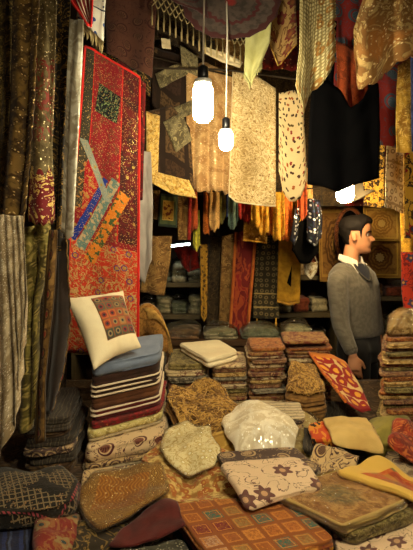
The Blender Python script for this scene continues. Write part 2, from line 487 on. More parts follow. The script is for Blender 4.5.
def pile(name, m, w, t, layers=1, dome=0.0, wr=0.004, crease=None, jit=0.004, parent=None, seed=None, z=None, w8=0.07, rnd=0.006, k=0.7, rad=0.10, fd=None, off=0.0, cap=0.055, rigid=True,
         label=None, cat=None, group=None):
    """a folded or heaped cloth over outline w (x, y): thickness t, visible fold layers, resting on the heap (or at height z)"""
    sd = R_.random() * 60 if seed is None else seed
    rr = random.Random(int(sd * 1000))
    tl = t / layers
    crease = min(0.35 * tl, 0.007) if crease is None else crease
    o4 = w
    pp = chaikin(list(w), 2, w8)
    per = sum(math.dist(pp[i], pp[(i + 1) % len(pp)]) for i in range(len(pp)))
    nP = int(max(30, min(96, per / 0.018)))
    loop = [poly(pp + [pp[0]], i / nP) for i in range(nP)]
    cx = sum(p[0] for p in loop) / nP; cy = sum(p[1] for p in loop) / nP
    loop = [(x + rnd * nz(x * 14, y * 14, sd), y + rnd * nz(x * 14, y * 14, sd + 9)) for x, y in loop]
    if len(o4) == 4:
        e1 = Vector(((o4[1][0] - o4[0][0] + o4[2][0] - o4[3][0]) / 2, (o4[1][1] - o4[0][1] + o4[2][1] - o4[3][1]) / 2))
        e2 = Vector(((o4[3][0] - o4[0][0] + o4[2][0] - o4[1][0]) / 2, (o4[3][1] - o4[0][1] + o4[2][1] - o4[1][1]) / 2))
    else:
        e1 = Vector((max(p[0] for p in w) - min(p[0] for p in w), 0)); e2 = Vector((0, max(p[1] for p in w) - min(p[1] for p in w)))
    det = e1.x * e2.y - e1.y * e2.x or 1e-6
    l1, l2 = e1.length, e2.length
    def nrm(x, y):
        x -= cx; y -= cy
        return ((x * e2.y - y * e2.x) / det + 0.5, (e1.x * y - e1.y * x) / det + 0.5)
    child = fd is not None
    if z is not None: zb = lambda x, y: z - t
    else:
        if fd is None:                      # a cloth lies against a much taller neighbour instead of climbing it
            rel = lambda x, y: heap(x, y) - bench(y)
            hs = sorted(rel(cx + (x - cx) * f, cy + (y - cy) * f) for x, y in loop for f in (0.15, 0.35, 0.55, 0.75))
            lim = hs[len(hs) // 2] + cap; fs_ = []
            for x, y in loop:
                r = math.dist((x, y), (cx, cy)) or 1e-5; f = 1.0
                while f > 0.3 and rel(cx + (x - cx) * (f + 0.014 / r), cy + (y - cy) * (f + 0.014 / r)) > lim: f -= 0.02
                fs_.append(f)
            n_ = len(fs_); sw_ = 2 if rigid is True else 7
            for _i in range(2): fs_ = [sum(fs_[(i + q_) % n_] for q_ in range(-sw_, sw_ + 1)) / (2 * sw_ + 1) for i in range(n_)]
            loop = [(cx + (x - cx) * f, cy + (y - cy) * f) for (x, y), f in zip(loop, fs_)]
            fd = flat_field(loop, cx, cy, lim, 99 if rigid is True else rigid) if rigid else field(w, k, rad, lim)
            LAST[0] = fd; LAST.append(loop)
        zb = lambda x, y: fz(fd, x, y) + 0.0012 + off
    vs, uv, un = [], [], []
    def add(x, y, zz, ox=None, oy=None):
        a, b = nrm(x if ox is None else ox, y if oy is None else oy)
        vs.append(Vector((x, y, zz))); uv.append((a * l1 + sd, b * l2 + sd)); un.append((a, b))
    rings = 0
    add(cx, cy, zb(cx, cy))
    for r_ in (0.2, 0.42, 0.62, 0.8, 0.93):
        for x, y in loop:
            nx, ny = cx + (x - cx) * r_, cy + (y - cy) * r_
            add(nx, ny, zb(nx, ny))
        rings += 1
    for kk in range(layers):
        jx, jy = (rr.random() - 0.5) * 2 * jit, (rr.random() - 0.5) * 2 * jit
        grow_ = (rr.random() - 0.6) * jit
        for s in ((0.0, 0.25, 0.5, 0.75, 0.94) if kk == 0 else (0.06, 0.25, 0.5, 0.75, 0.94)):
            hh = (kk + s) * tl
            ins = crease * (1 - math.sqrt(max(0, 1 - (2 * s - 1) ** 2)))
            for i, (x, y) in enumerate(loop):
                r = math.dist((x, y), (cx, cy)) or 1e-5
                an = math.atan2(y - cy, x - cx)
                g = grow_ - ins + rnd * 0.6 * nz(math.cos(an) * 2 + kk * 1.7, math.sin(an) * 2, sd)
                f = 1 + g / r
                nx, ny = cx + (x - cx) * f + jx, cy + (y - cy) * f + jy
                q = 1 + (t - hh) / r
                zz = zb(nx, ny) + hh + (0.30 * tl * nz(nx * 9, ny * 9, sd + kk * 0.4) * min(1, (1 - hh / t) * 2.5) if kk else 0)
                add(nx, ny, zz, cx + (x - cx) * q, cy + (y - cy) * q)
            rings += 1
    lj = (jx, jy)
    for r_ in (0.97, 0.91, 0.82, 0.72, 0.61, 0.50, 0.38, 0.26, 0.13):
        for x, y in loop:
            nx, ny = cx + (x - cx) * r_ + lj[0], cy + (y - cy) * r_ + lj[1]
            kx = min(1, (1 - r_) * 7)
            add(nx, ny, zb(nx, ny) + t + dome * (1 - r_ * r_) + wr * kx * (0.7 * nz(nx * 24, ny * 24, sd) + 0.9 * nz(nx * 10, ny * 10, sd + 7) + 0.2))
        rings += 1
    add(cx + lj[0], cy + lj[1], zb(cx, cy) + t + dome)
    fs = []
    for i in range(nP): fs.append((0, 1 + (i + 1) % nP, 1 + i))
    for r_ in range(rings - 1):
        for i in range(nP): fs.append((1 + r_ * nP + i, 1 + r_ * nP + (i + 1) % nP, 1 + (r_ + 1) * nP + (i + 1) % nP, 1 + (r_ + 1) * nP + i))
    ci = len(vs) - 1; b = 1 + (rings - 1) * nP
    for i in range(nP): fs.append((b + i, b + (i + 1) % nP, ci))
    o = mk(name, vs, fs, m, parent, uv, un)
    if z is None and not child: stamp(fd, loop, cx, cy, t, dome, 0.001 + wr * 1.1)
    if label: tag(o, label, cat, group)
    return o
class PX(list): pass
def px2w(pts, h=0.05):
    r = PX(onb(x, y, h) for x, y in pts); r.px = pts; return r
def settle(w, t, dome, cap):          # where the outline lies once it rests on what is below it
    if not getattr(w, 'px', None): return w
    for _ in range(3):
        cx = sum(p[0] for p in w) / len(w); cy = sum(p[1] for p in w) / len(w)
        hs = sorted(heap(cx + (x - cx) * f, cy + (y - cy) * f) - bench(cy + (y - cy) * f) for x, y in chaikin(list(w), 2, 0.2) for f in (0.1, 0.3, 0.5, 0.7, 0.85))
        lv = min(hs[len(hs) // 2] + cap, hs[int(len(hs) * 0.75)])
        w2 = px2w(w.px, lv + t + dome * 0.3); w = w2
    return w
def grow(w, f, dx=0, dy=0):
    cx = sum(p[0] for p in w) / len(w); cy = sum(p[1] for p in w) / len(w)
    return [(cx + (x - cx) * f + dx, cy + (y - cy) * f + dy) for x, y in w]
def wrap(o, w, t, m, f=1.03, dome=0.0, wr=0.012):
    """the clear film round a pack, a part of it"""
    r = pile('plastic_wrap', m, grow(LAST[-1], f), t + 0.008, 1, dome=dome + 0.004, wr=wr, parent=o, rnd=0.006, w8=0.0, fd=LAST[0], off=-0.0008)
    return r
ORD = ['topmost', 'second', 'third', 'fourth', 'fifth', 'sixth', 'seventh', 'eighth', 'ninth', 'tenth', 'eleventh', 'twelfth', 'thirteenth', 'fourteenth', 'fifteenth',
       'sixteenth', 'seventeenth', 'eighteenth', 'nineteenth', 'twentieth', 'twenty-first', 'twenty-second', 'twenty-third', 'twenty-fourth', 'twenty-fifth']
def stack(w, h, items, where, group, cat='folded cloth', name='folded_shawl', jit=0.012, **k):
    """items from the top down; placed from the bottom up"""
    todo = []
    for i, (t, m, desc, ly) in enumerate(items):
        if h < 0.006: break
        if h - t < 0.006 or i == len(items) - 1: t = h
        todo.append((i, t, m, desc, ly)); h -= t
    for i, t, m, desc, ly in reversed(todo):
        w2 = grow(w, 1 + (R_.random() - 0.5) * 0.03, (R_.random() - 0.5) * jit * 1.2, (R_.random() - 0.5) * jit)
        lab = '%s, %s of %s' % (desc, ORD[i] if i == 0 else ORD[i] + ' from top', where)
        pile(name, m, w2, t - 0.004, ly, label=lab, cat=cat, group=group, wr=0.0015, **{'cap': 0.03, **k})
AMB = 0.08; EXPO = 0.35
# ================================================================ materials
GOLD = c(190, 150, 70); DKG = c(70, 52, 22); BRN = c(60, 38, 20); CRM = c(225, 205, 165); BURG = c(105, 22, 26); RED = c(170, 32, 26); BLK = c(14, 12, 12)
M = {}
M['curtA'] = mat('olive_gold_brocade', brocade(c(92, 76, 36), c(52, 40, 18), c(150, 122, 62), 26))
M['curtB'] = mat('brown_gold_crinkle', sequin(c(122, 94, 44), c(62, 42, 18), c(225, 190, 120), 130, 0.72, 26))
def cC(S):
    d, col, _ = S.voro(140); r, g, b = S.sep(col)
    sp = S.less(d, 0.34) * S.more(r, 0.78)
    base = S.mix(S.ss(S.noise(30, 4), 0.4, 0.6), c(112, 98, 62), c(80, 66, 36))
    vn = S.less(S.abs(S.noise(16, 3, dist=2.0) - 0.5), 0.03) * S.band(S.nv, 0.30, 0.66)
    base = S.mix(vn, base, c(128, 48, 40))
    k = S.more(S.nv + S.abs(S.sin(S.nu * 9.4)) * 0.05, 0.82)
    n = S.noise(14, 2, dist=2.2)
    bot = S.mix(S.less(S.abs(S.fr(n * 4.0) - 0.5), 0.16), c(110, 22, 26), c(215, 185, 100))
    base = S.mix(k, base, bot)
    return S.mix(sp, base, c(235, 215, 160)), sp, None
M['curtC'] = mat('olive_grey_red_vine', cC, bump=0.4)
M['curtD'] = mat('black_gold_vine', vine(c(26, 20, 12), c(120, 92, 38), c(190, 150, 70), 11))
M['strip'] = mat('white_crinkle', sequin(c(205, 200, 178), c(160, 150, 125), c(250, 245, 230), 80, 0.9, 20))
M['sheer'] = mat('silver_sheer', sequin(c(198, 180, 144), c(150, 130, 96), c(250, 242, 220), 170, 0.5, 16), rough=0.55, bump=0.5)
M['olive'] = mat('olive_gold', brocade(c(120, 108, 48), c(76, 66, 26), c(170, 150, 80), 18))
def bnd(S):
    y = S.fr(S.v / 0.075) - 0.5; x = (S.nu - 0.5) * 1.3
    r = S.m('SQRT', x * x + y * y)
    base = S.mix(S.ss(S.noise(40, 3), 0.4, 0.6), c(96, 68, 30), c(136, 104, 52))
    col = S.mix(S.band(r, 0.2, 0.3), base, c(60, 34, 20)); col = S.mix(S.less(r, 0.14), col, c(120, 40, 30))
    e = S.more(S.abs(S.nu - 0.5), 0.4)
    return S.mix(e, col, c(70, 50, 20)), None, None
M['band'] = mat('brown_gold_band', bnd)
M['velvet'] = mat('dark_velvet', solid(c(44, 30, 20), c(30, 20, 14)), sheen=0.5)
def tapestry(S):
    gold = S.ss(S.noise(34, 3, dist=1.4), 0.52, 0.58)
    d, vc, _ = S.voro(190); r, g, b = S.sep(vc)
    dots = S.less(d, 0.34) * S.more(r, 0.66)
    base = S.mix(gold * 0.6, c(132, 22, 30), c(96, 66, 38))
    low = S.mix(S.ss(S.noise(26, 3, dist=1.5), 0.52, 0.60) * 0.7, c(196, 54, 30), c(140, 84, 50))
    vine_ = S.less(S.abs(S.noise(15, 2, dist=2.2) - 0.5), 0.03)
    low = S.mix(vine_, low, c(190, 150, 90))
    k = S.nv + S.nu * 0.20 - 0.02                          # slanted coordinate
    col = S.mix(S.more(S.nv - (1 - S.nu) * 0.0, 0.62), base, low)
    col = S.mix(S.more(S.nu, 0.70) * S.less(S.nv, 0.60), col, S.mix(S.ss(S.noise(20, 3), 0.45, 0.6), c(92, 20, 20), c(60, 24, 20)))  # shade over the upper right, painted into the tapestry's colour
    col = S.mix(S.band(S.nu, 0.68, 0.70) * S.less(S.nv, 0.60), col, c(190, 40, 30))
    col = S.mix(S.band(S.nu, 0.165, 0.185) * S.less(S.nv, 0.52), col, c(190, 36, 30))
    # left border of dark beads
    col = S.mix(S.less(S.nu, 0.17) * S.less(S.nv, 0.52), col, c(62, 56, 40))
    # black square patch
    blk = S.band(S.nu + S.nv * 0.5, 0.32, 0.72) * S.band(S.nv - S.nu * 0.03, 0.085, 0.185)
    col = S.mix(blk, col, c(16, 20, 20))
    flw = S.less(S.abs(S.noise(16, 2, dist=2.0) - 0.5), 0.018)
    col = S.mix(blk * flw, col, c(120, 140, 90))
    # slanted bands: crimson field, blue, teal, orange, each running from lower left to upper right
    X, Y = S.nu * 66.0, S.nv * 296.0
    q = (X - 4.0) * 0.92 + (Y - 178.0) * 0.40                # across the bands
    s2 = (X - 4.0) * 0.40 - (Y - 178.0) * 0.92               # along the bands
    wq = q + (S.noise(30, 2) - 0.5) * 1.2
    along = S.band(s2, -8.0, 66.0)
    col = S.mix(S.band(wq, -24.0, -2.0) * S.band(s2, 4.0, 66.0) * S.more(X, 9.0), col, c(162, 18, 28))
    gdk = S.ss(S.noise(34, 3, dist=1.4), 0.54, 0.6)
    col = S.mix(gdk * S.band(wq, -24.0, -2.0) * S.band(s2, 4.0, 66.0), col, c(176, 120, 60))
    col = S.mix(S.band(wq, -1.5, 4.5) * along, col, c(30, 50, 132))
    teal = S.mix(S.ss(S.noise(40, 2), 0.5, 0.56), c(96, 122, 112), c(176, 156, 120))
    col = S.mix(S.band(wq, 6.0, 15.5) * S.band(s2, -12.0, 72.0), col, teal)
    yel = S.mix(S.ss(S.noise(36, 2), 0.52, 0.56), c(212, 122, 32), c(70, 84, 44))
    col = S.mix(S.band(wq, 18.0, 29.0) * S.band(s2, -18.0, 66.0), col, yel)
    col = S.mix(S.band((X - 10.0) * 0.86 - (Y - 96.0) * 0.5, -3.5, 3.5) * S.band(Y, 88.0, 140.0), col, c(140, 146, 130))
    fl, a, r1, r2 = S.motif(13, 0.6)
    col = S.mix(S.band(fl, 0.14, 0.2) * S.more(S.nv, 0.62) * S.more(r2, 0.5), col, c(60, 60, 110))
    col = S.mix(S.less(fl, 0.1) * S.more(r2, 0.5) * S.more(S.nv, 0.3), col, c(160, 130, 60))
    col = S.mix(dots, col, c(206, 168, 96))
    e = S.mx(S.abs(S.nu - 0.5) * 1.0, S.abs(S.nv - 0.5))
    col = S.mix(S.more(S.abs(S.nu - 0.5), 0.475), col, c(220, 40, 28))
    return col, dots, gold
M['tap'] = mat('red_patch_tapestry', tapestry, bump=0.45)
M['redpipe'] = mat('red_piping', solid(c(215, 36, 26)))
M['dkred'] = mat('dark_red_beaded', sequin(c(120, 24, 22), c(70, 16, 14), c(200, 150, 80), 80, 0.85))
def redwhite(S):
    k = S.fr(S.nu * 5.0 + S.nv * 0.4)
    col = S.mix(S.band(k, 0.30, 0.55), c(110, 24, 24), c(225, 210, 180))
    e = S.mx(S.less(S.nu, 0.16), S.mx(S.more(S.nv, 0.86), S.more(S.nu, 0.9)))
    return S.mix(e, col, c(205, 28, 28)), None, None
M['redwhite'] = mat('red_white_stripe', redwhite)
def whiteblue(S):
    d, a, r1, r2 = S.motif(16, 0.4)
    col = S.mix(S.less(d, S.sin(a * 3.0) * 0.1 + 0.26) * S.more(S.nv, 0.5), c(225, 222, 205), c(52, 78, 140))
    col = S.mix(S.band(S.nv, 0.42, 0.45), col, c(30, 40, 70))
    d2, _, _ = S.voro(34, 'F1', None, 0.2)
    col = S.mix(S.less(d2, 0.16) * S.less(S.nv, 0.4), col, c(30, 40, 80))
    return col, None, None
M['whiteblue'] = mat('white_blue_motif', whiteblue)
M['cream'] = mat('cream_cotton', solid(c(232, 214, 172), c(220, 200, 156)), bump=0.12)
M['cream2'] = mat('pale_cream_cloth', solid(c(236, 222, 184), c(226, 208, 168), 8), bump=0.1)
M['string'] = plain('cream_string', c(160, 142, 98))
M['dimpais'] = mat('rust_paisley', paisley(c(86, 52, 38), c(60, 26, 24), c(104, 74, 48), 12))
def doily(S):
    x, y = S.nu - 0.5, S.nv - 0.5
    r = S.m('SQRT', x * x + y * y); a = S.m('ARCTAN2', y, x)
    rw = r + S.sin(a * 22.0) * 0.012
    base = S.mix(S.ss(S.noise(26, 4), 0.45, 0.6), c(70, 58, 50), c(50, 42, 36))
    col = S.mix(S.band(rw, 0.26, 0.30), base, c(66, 22, 22)); col = S.mix(S.more(rw, 0.435), col, c(56, 22, 20))
    return S.mix(S.less(rw, 0.05), col, c(120, 34, 30)), None, None
M['doily'] = mat('mauve_round_mat', doily)
M['greysheer'] = mat('grey_voile', solid(c(168, 160, 150), c(140, 132, 124), 6), rough=0.6, bump=0.1)
M['goldframe'] = mat('gold_brocade_border', brocade(c(216, 176, 88), c(170, 126, 50), c(240, 214, 140), 40))
M['darkpatch'] = mat('dark_brown_cloth', patchwork([c(70, 48, 30), c(52, 34, 22), c(96, 72, 44), c(60, 40, 30)], 0.16, c(40, 26, 16)))
M['greypatch'] = mat('grey_gold_patch', brocade(c(120, 110, 80), c(88, 78, 54), c(160, 146, 100), 24))
M['pinknet'] = mat('rose_beige_sequin_net', sequin(c(206, 168, 112), c(176, 134, 82), c(250, 222, 170), 150, 0.6, 14))
def clace(S):
    n = S.noise(20, 3, dist=2.5)
    ln = S.ss(S.abs(S.fr(n * 5.0) - 0.5), 0.12, 0.3)
    d, _, _ = S.voro(40)
    col = S.mix(ln, c(238, 216, 164), c(196, 164, 106)); col = S.mix(S.less(d, 0.22), col, c(160, 126, 74))
    return col, None, ln
M['creamlace'] = mat('cream_embroidered_lace', clace, bump=0.5)
M['palegreen'] = mat('pale_green_sheer', solid(c(206, 204, 140), c(184, 180, 112)), rough=0.6)
M['tanembr'] = mat('tan_burgundy_embroidery', floral(c(180, 144, 88), c(120, 50, 44), c(150, 90, 50), c(120, 84, 46), 13, 5))
def leafp(S):
    d, a, r1, r2 = S.motif(40, 0.8)
    ca = S.abs(S.m('COSINE', a))
    on = S.less(d, ca * 0.20 + 0.12) * S.more(r1, 0.15)
    pick = S.ramp(r2, [(0, c(70, 40, 22)), (0.4, c(170, 92, 40)), (0.65, c(96, 74, 34)), (0.85, c(150, 50, 34))])
    return S.mix(on, c(232, 206, 152), pick), None, None
M['leaf'] = mat('cream_leaf_print', leafp)
def croch(S):
    d, _, _ = S.voro(62, 'F1', None, 0.15)
    base = S.mix(S.ss(d, 0.2, 0.5), c(222, 206, 150), c(150, 132, 80))
    dd, a, r1, r2 = S.motif(17, 0.5)
    col = S.mix(S.band(dd, 0.10, 0.30) * S.more(S.nu + S.mx(S.nv - 0.72, 0.0) * 2.5, 0.58), base, c(160, 116, 54))
    col = S.mix(S.band(S.fr(S.u / 0.035), 0.0, 0.2) * S.less(S.nu, 0.6), col, c(180, 160, 104))
    return col, None, 1 - S.ss(d, 0.2, 0.5)
M['crochet'] = mat('cream_crochet', croch, bump=0.6)
M['black'] = mat('black_cotton', solid(c(8, 8, 9), c(11, 10, 11)), sheen=0.0, spec=0.03, bump=0.1)
def glace(S):
    n = S.noise(12, 3, dist=2.0)
    ln = S.ss(S.abs(S.fr(n * 4.0) - 0.5), 0.1, 0.3)
    d, vc, _ = S.voro(90); r, g, b = S.sep(vc)
    sp = S.less(d, 0.34) * S.more(r, 0.8)
    col = S.mix(ln, c(206, 172, 106), c(150, 106, 54))
    col = S.mix(S.ss(S.noise(6, 2), 0.5, 0.62) * 0.7, col, c(196, 124, 52))
    return S.mix(sp, col, c(250, 225, 165)), sp * 0.7, ln
M['goldlace'] = mat('gold_tan_lace', glace, bump=0.6)
M['redblue'] = mat('dark_red_blue_paisley', paisley(c(128, 34, 30), c(62, 78, 92), c(84, 100, 108), 9, thin=0.5))
M['goldemb'] = mat('gold_embroidered', brocade(c(196, 150, 52), c(150, 104, 30), c(228, 190, 100), 24))
def gl2(S):
    d, a, r1, r2 = S.motif(24, 0.4)
    col = S.mix(S.band(d, 0.16, 0.34), c(214, 200, 160), c(150, 130, 96))
    col = S.mix(S.band(S.fr(S.v / 0.11), 0.0, 0.12), col, c(160, 140, 104))
    return col, None, None
M['greylace'] = mat('grey_white_lace', gl2, bump=0.4)
M['goldblack'] = mat('gold_black_motif', floral(c(206, 160, 62), c(40, 26, 14), c(90, 60, 24), c(44, 30, 16), 22, 3))
M['med1'] = mat('gold_medallion', medallion(c(176, 134, 62), c(140, 98, 40), c(190, 156, 84), c(206, 168, 74), 24))
M['med2'] = mat('gold_brown_medallion', medallion(c(158, 118, 54), c(110, 74, 34), c(200, 176, 110), c(196, 158, 64), 24))
M['panel'] = mat('brown_gold_panel', medallion(c(140, 100, 48), c(90, 58, 28), c(170, 130, 66), c(170, 130, 60), 20))
M['rightscarf'] = mat('yellow_red_blue_scarf', floral(c(206, 158, 50), c(160, 34, 28), c(40, 50, 90), c(60, 40, 24), 10, 5))
M['redcloth'] = mat('orange_red_flower_cloth', floral(c(190, 54, 28), c(60, 60, 90), c(190, 150, 70), c(120, 30, 24), 16, 5))
def seqn(S):
    d, col, _ = S.voro(52, 'F1', None, 0.6, True); r, g, b = S.sep(col)
    sp = S.less(d, 0.34)
    k = S.ramp(r, [(0, c(22, 24, 48)), (0.38, c(60, 70, 110)), (0.5, c(225, 228, 235)), (0.8, c(120, 40, 50)), (0.88, c(40, 60, 70))])
    return S.mix(sp, c(14, 14, 24), k), sp, sp
M['navyseq'] = mat('navy_sequins', seqn, rough=0.5)
M['towel'] = mat('yellow_towel', solid(c(190, 142, 36), c(160, 116, 26), 30), bump=0.6)
M['whitebag'] = mat('grey_white_bag', floral(c(206, 200, 180), c(150, 130, 100), c(120, 90, 60), c(170, 160, 130), 20))
def runr(S):
    d, a, r1, r2 = S.motif(26, 0.3)
    col = S.mix(S.band(d, 0.14, 0.34), c(46, 40, 26), c(104, 90, 56))
    col = S.mix(S.band(S.nv, 0.70, 0.715), col, c(150, 130, 80)); col = S.mix(S.band(S.nv, 0.86, 0.875), col, c(150, 130, 80))
    return col, None, None
M['runner'] = mat('dark_olive_runner', runr)
M['ikatred'] = mat('red_ikat_runner', ikat(c(96, 20, 20), c(140, 60, 30), c(120, 26, 26), 8))
M['orangetrim'] = mat('orange_trim', solid(c(180, 96, 36), c(150, 74, 28)))
M['tanstrip'] = mat('tan_strip', brocade(c(130, 96, 50), c(100, 70, 34), c(160, 126, 70), 20))
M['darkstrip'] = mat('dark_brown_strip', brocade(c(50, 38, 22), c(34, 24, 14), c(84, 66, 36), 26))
M['goldband'] = mat('gold_dotted_band', floral(c(170, 128, 40), c(60, 40, 20), c(40, 26, 14), c(130, 94, 30), 34, 4))
def gfr(S):
    e = S.mx(S.abs(S.nu - 0.5), S.abs(S.nv - 0.5))
    inn = S.mix(S.ss(S.noise(30, 3), 0.5, 0.56), c(200, 156, 60), c(110, 50, 24))
    col = S.mix(S.more(e, 0.26), inn, c(84, 96, 60)); col = S.mix(S.more(e, 0.42), col, c(52, 64, 52)); col = S.mix(S.band(e, 0.26, 0.30), col, c(206, 170, 80))
    return col, None, None
M['greenframe'] = mat('green_border_cloth', gfr)
for nm, col in (('d_orange', c(196, 104, 34)), ('d_gold', c(206, 156, 50)), ('d_blue', c(44, 56, 100)), ('d_red', c(150, 34, 26)), ('d_olive', c(120, 112, 50)), ('d_brown', c(110, 70, 34)),
                ('d_rust', c(160, 70, 30)), ('d_teal', c(92, 116, 106)), ('d_lime', c(176, 170, 50)), ('d_tan', c(190, 150, 90))):
    M[nm] = mat('dangling_' + nm[2:], brocade(col, tuple(x * 0.6 for x in col[:3]) + (1,), tuple(min(1, x * 1.4) for x in col[:3]) + (1,), 30))
M['straw'] = mat('woven_straw', brocade(c(160, 112, 48), c(120, 80, 32), c(190, 140, 70), 50))
M['wood'] = plain('dark_wood', c(70, 48, 28), 0.6, sc=30, var=0.6, bump=0.2)
M['shelfwood'] = plain('grey_brown_shelf_wood', c(88, 76, 52), 0.6, sc=24, var=0.5)
M['rope'] = plain('dark_rope', c(50, 40, 28), 0.9)
M['wall'] = plain('soot_brown_plaster', c(72, 52, 34), 0.95, sc=5, var=0.6, bump=0.3)
M['ceil'] = plain('soot_dark_ceiling', c(46, 36, 28), 0.95, sc=6, var=0.5)
M['floorm'] = plain('brown_floor_tiles', c(80, 62, 46), 0.7, sc=8, var=0.5)
M['blackplastic'] = plain('black_plastic', c(16, 16, 18), 0.4, 0.5)
M['bulb'] = emit('bulb_light_white', (1.0, 0.87, 0.58, 1), 160)
M['bulb2'] = emit('bulb_light_warm', (1.0, 0.74, 0.38, 1), 70)
M['bulb3'] = emit('bulb_light_amber', (1.0, 0.72, 0.34, 1), 130)
M['white'] = plain('white_enamel', c(210, 200, 180), 0.4, 0.5)
M['glass'] = plain('white_glass_collar', c(230, 228, 220), 0.3, 0.5)
FILM = film('clear_plastic_film'); FILM2 = film('clear_plastic_film_soft', gl=0.045, bump=1.0, fr=0.45, sc=38)
FILMG = film('crinkled_grey_film', (0.9, 0.95, 0.92, 1), 0.16, 1.0, 24, 0.9)

# ================================================================ the setting
def room(name, lo, hi, m):
    o = MB().box(lo, hi).go(name, m, smooth=False); o['kind'] = 'structure'; return o
room('floor', (-1.75, -0.6, -0.08), (2.25, 4.75, 0.0), M['floorm'])
room('ceiling', (-1.75, -0.6, 3.0), (2.25, 4.75, 3.1), M['ceil'])
room('wall_back', (-1.75, 4.6, 0.0), (2.25, 4.75, 3.0), M['wall'])
room('wall_left', (-1.75, -0.6, 0.0), (-1.6, 4.6, 3.0), M['wall'])
room('wall_right', (2.1, -0.6, 0.0), (2.25, 4.6, 3.0), M['wall'])

# display bench with a gently sloping top
b = empty('display_bench', (0.2, 2.4, 0)); tag(b, 'low dark wooden display bench hidden under the heap of folded textiles', 'bench')
def slope_box(x0, x1, y0, y1, t, name, m, par):
    vs = [(x, y, bench(y) - k * t) for k in (1, 0) for x, y in ((x0, y0), (x1, y0), (x1, y1), (x0, y1))]
    fs = [(3, 2, 1, 0), (4, 5, 6, 7), (0, 1, 5, 4), (1, 2, 6, 5), (2, 3, 7, 6), (3, 0, 4, 7)]
    return mk(name, vs, fs, m, par, smooth=False)
slope_box(-1.2, 1.7, 1.42, 3.3, 0.04, 'bench_top', M['wood'], b)
for x in (-1.12, 0.2, 1.62):
    for y in (1.5, 3.22): MB().box((x - 0.04, y - 0.04, 0), (x + 0.04, y + 0.04, bench(y) - 0.042)).go('leg', M['wood'], b, smooth=False)
MB().box((-1.18, 1.44, 0.28), (1.68, 1.465, 0.498)).go('front_panel', M['wood'], b, smooth=False)

# shelves at the back
def shelves(x0, x1, zs, label, y0=4.05, y1=4.45, top=2.0):
    s = empty('shelf_unit', ((x0 + x1) / 2, (y0 + y1) / 2, 0)); tag(s, label, 'shelf')
    for z in zs: MB().box((x0, y0, z - 0.03), (x1, y1, z)).go('shelf_board', M['shelfwood'], s, smooth=False)
    for x in (x0 - 0.03, x1): MB().box((x, y0 + 0.01, 0), (x + 0.03, y1, top)).go('side_panel', M['shelfwood'], s, smooth=False)
    MB().box((x0, y1 - 0.02, 0.05), (x1, y1, top)).go('back_panel', M['wood'], s, smooth=False)
    return s
Z1, Z2, Z3 = 1.289, 1.058, 0.80
shelves(-0.95, 0.02, (Z1, Z2, Z3, 0.4), 'dark wooden shelf unit of wrapped goods, left of the red ikat runner')
shelves(0.10, 0.93, (1.34, 1.07, 0.80, 0.4), 'wooden shelf unit behind the yellow towel and the man')
shelves(1.01, 1.75, (1.19, 0.92, 0.6), 'wooden shelf unit to the right of the man below the gold medallion cloths')

# ropes and poles that carry the hangings
def rope(name, label, pts, r=0.006, m=None): return tag(MB().tube(pts, r, 6).go(name, m or M['rope']), label, 'rope' if 'rope' in name else 'pole')
rope('hanging_rope', 'dark rope across the shop carrying the cream lace and leaf scarf', [(-1.6, 2.98, 2.72), (-0.6, 2.97, 2.52), (0.1, 2.96, 2.50), (0.55, 2.96, 2.44), (1.2, 2.97, 2.55), (2.1, 2.98, 2.75)])
rope('hanging_pole', 'dark wooden pole under the ceiling over the left curtains', [(-1.6, 2.06, 2.58), (0.0, 2.06, 2.58)], 0.014, M['wood'])
rope('hanging_pole', 'dark wooden pole under the ceiling over the crochet runner', [(0.0, 2.42, 2.72), (2.1, 2.42, 2.72)], 0.014, M['wood'])
rope('hanging_rope', 'dark rope over the small bright scarves behind the lace', [(-0.55, 3.52, 1.92), (0.2, 3.5, 1.90), (0.8, 3.52, 1.93)], 0.005)
rope('hanging_pole', 'dark wooden rail above the runners at the back', [(-1.6, 3.86, 1.92), (2.1, 3.86, 1.92)], 0.012, M['wood'])
rope('hanging_rope', 'thin rope carrying the patchwork pieces left of the bulb', [(-1.3, 3.12, 2.66), (-0.3, 3.12, 2.62), (0.2, 3.12, 2.5)], 0.005)

# ================================================================ lamps
def cfl(x, y, z0, z1, r, m, label, cord_top, long=True):
    e = empty('hanging_bulb', (x, y, z0)); tag(e, label, 'light bulb')
    h = z1 - z0
    gl = MB().lathe([(0.002, 0), (r * 0.55, 0.004), (r * 0.9, 0.018), (r, 0.04), (r, h * 0.72), (r * 0.92, h * 0.82), (r * 0.6, h * 0.86)], (x, y, z0), 14).go('glass', m, e)
    MB().lathe([(r * 0.62, h * 0.85), (r * 0.9, h * 0.88), (r * 0.85, h * 0.98), (r * 0.5, h)], (x, y, z0), 14).go('ballast_collar', M['glass'], e)
    MB().lathe([(r * 0.5, h), (r * 0.55, h + 0.01), (r * 0.52, h + 0.045), (r * 0.2, h + 0.055)], (x, y, z0), 12).go('socket', M['blackplastic'], e)
    MB().tube([(x, y, z1 + 0.05), (x + 0.006, y, (z1 + cord_top) / 2), (x - 0.004, y, cord_top)], 0.004, 6).go('cord', M['white'], e)
    return e
p = P(203, 100, 2.2)
cfl(p.x, p.y, P(0, 123, 2.2).z, P(0, 79, 2.2).z, 0.040, M['bulb'], 'large glowing white energy-saving bulb hanging on a cord', 3.0)
p = P(226, 140, 2.55)
cfl(p.x, p.y, P(0, 151, 2.55).z, P(0, 129, 2.55).z, 0.033, M['bulb2'], 'smaller glowing bulb in front of the cream lace cloth', 3.0)
p = P(345, 195, 3.15)
e3 = cfl(p.x, p.y, P(0, 203, 3.15).z, P(0, 181, 3.15).z, 0.050, M['bulb3'], 'glowing bulb half hidden under the hem of the black dress', 3.0)
SHADES = []
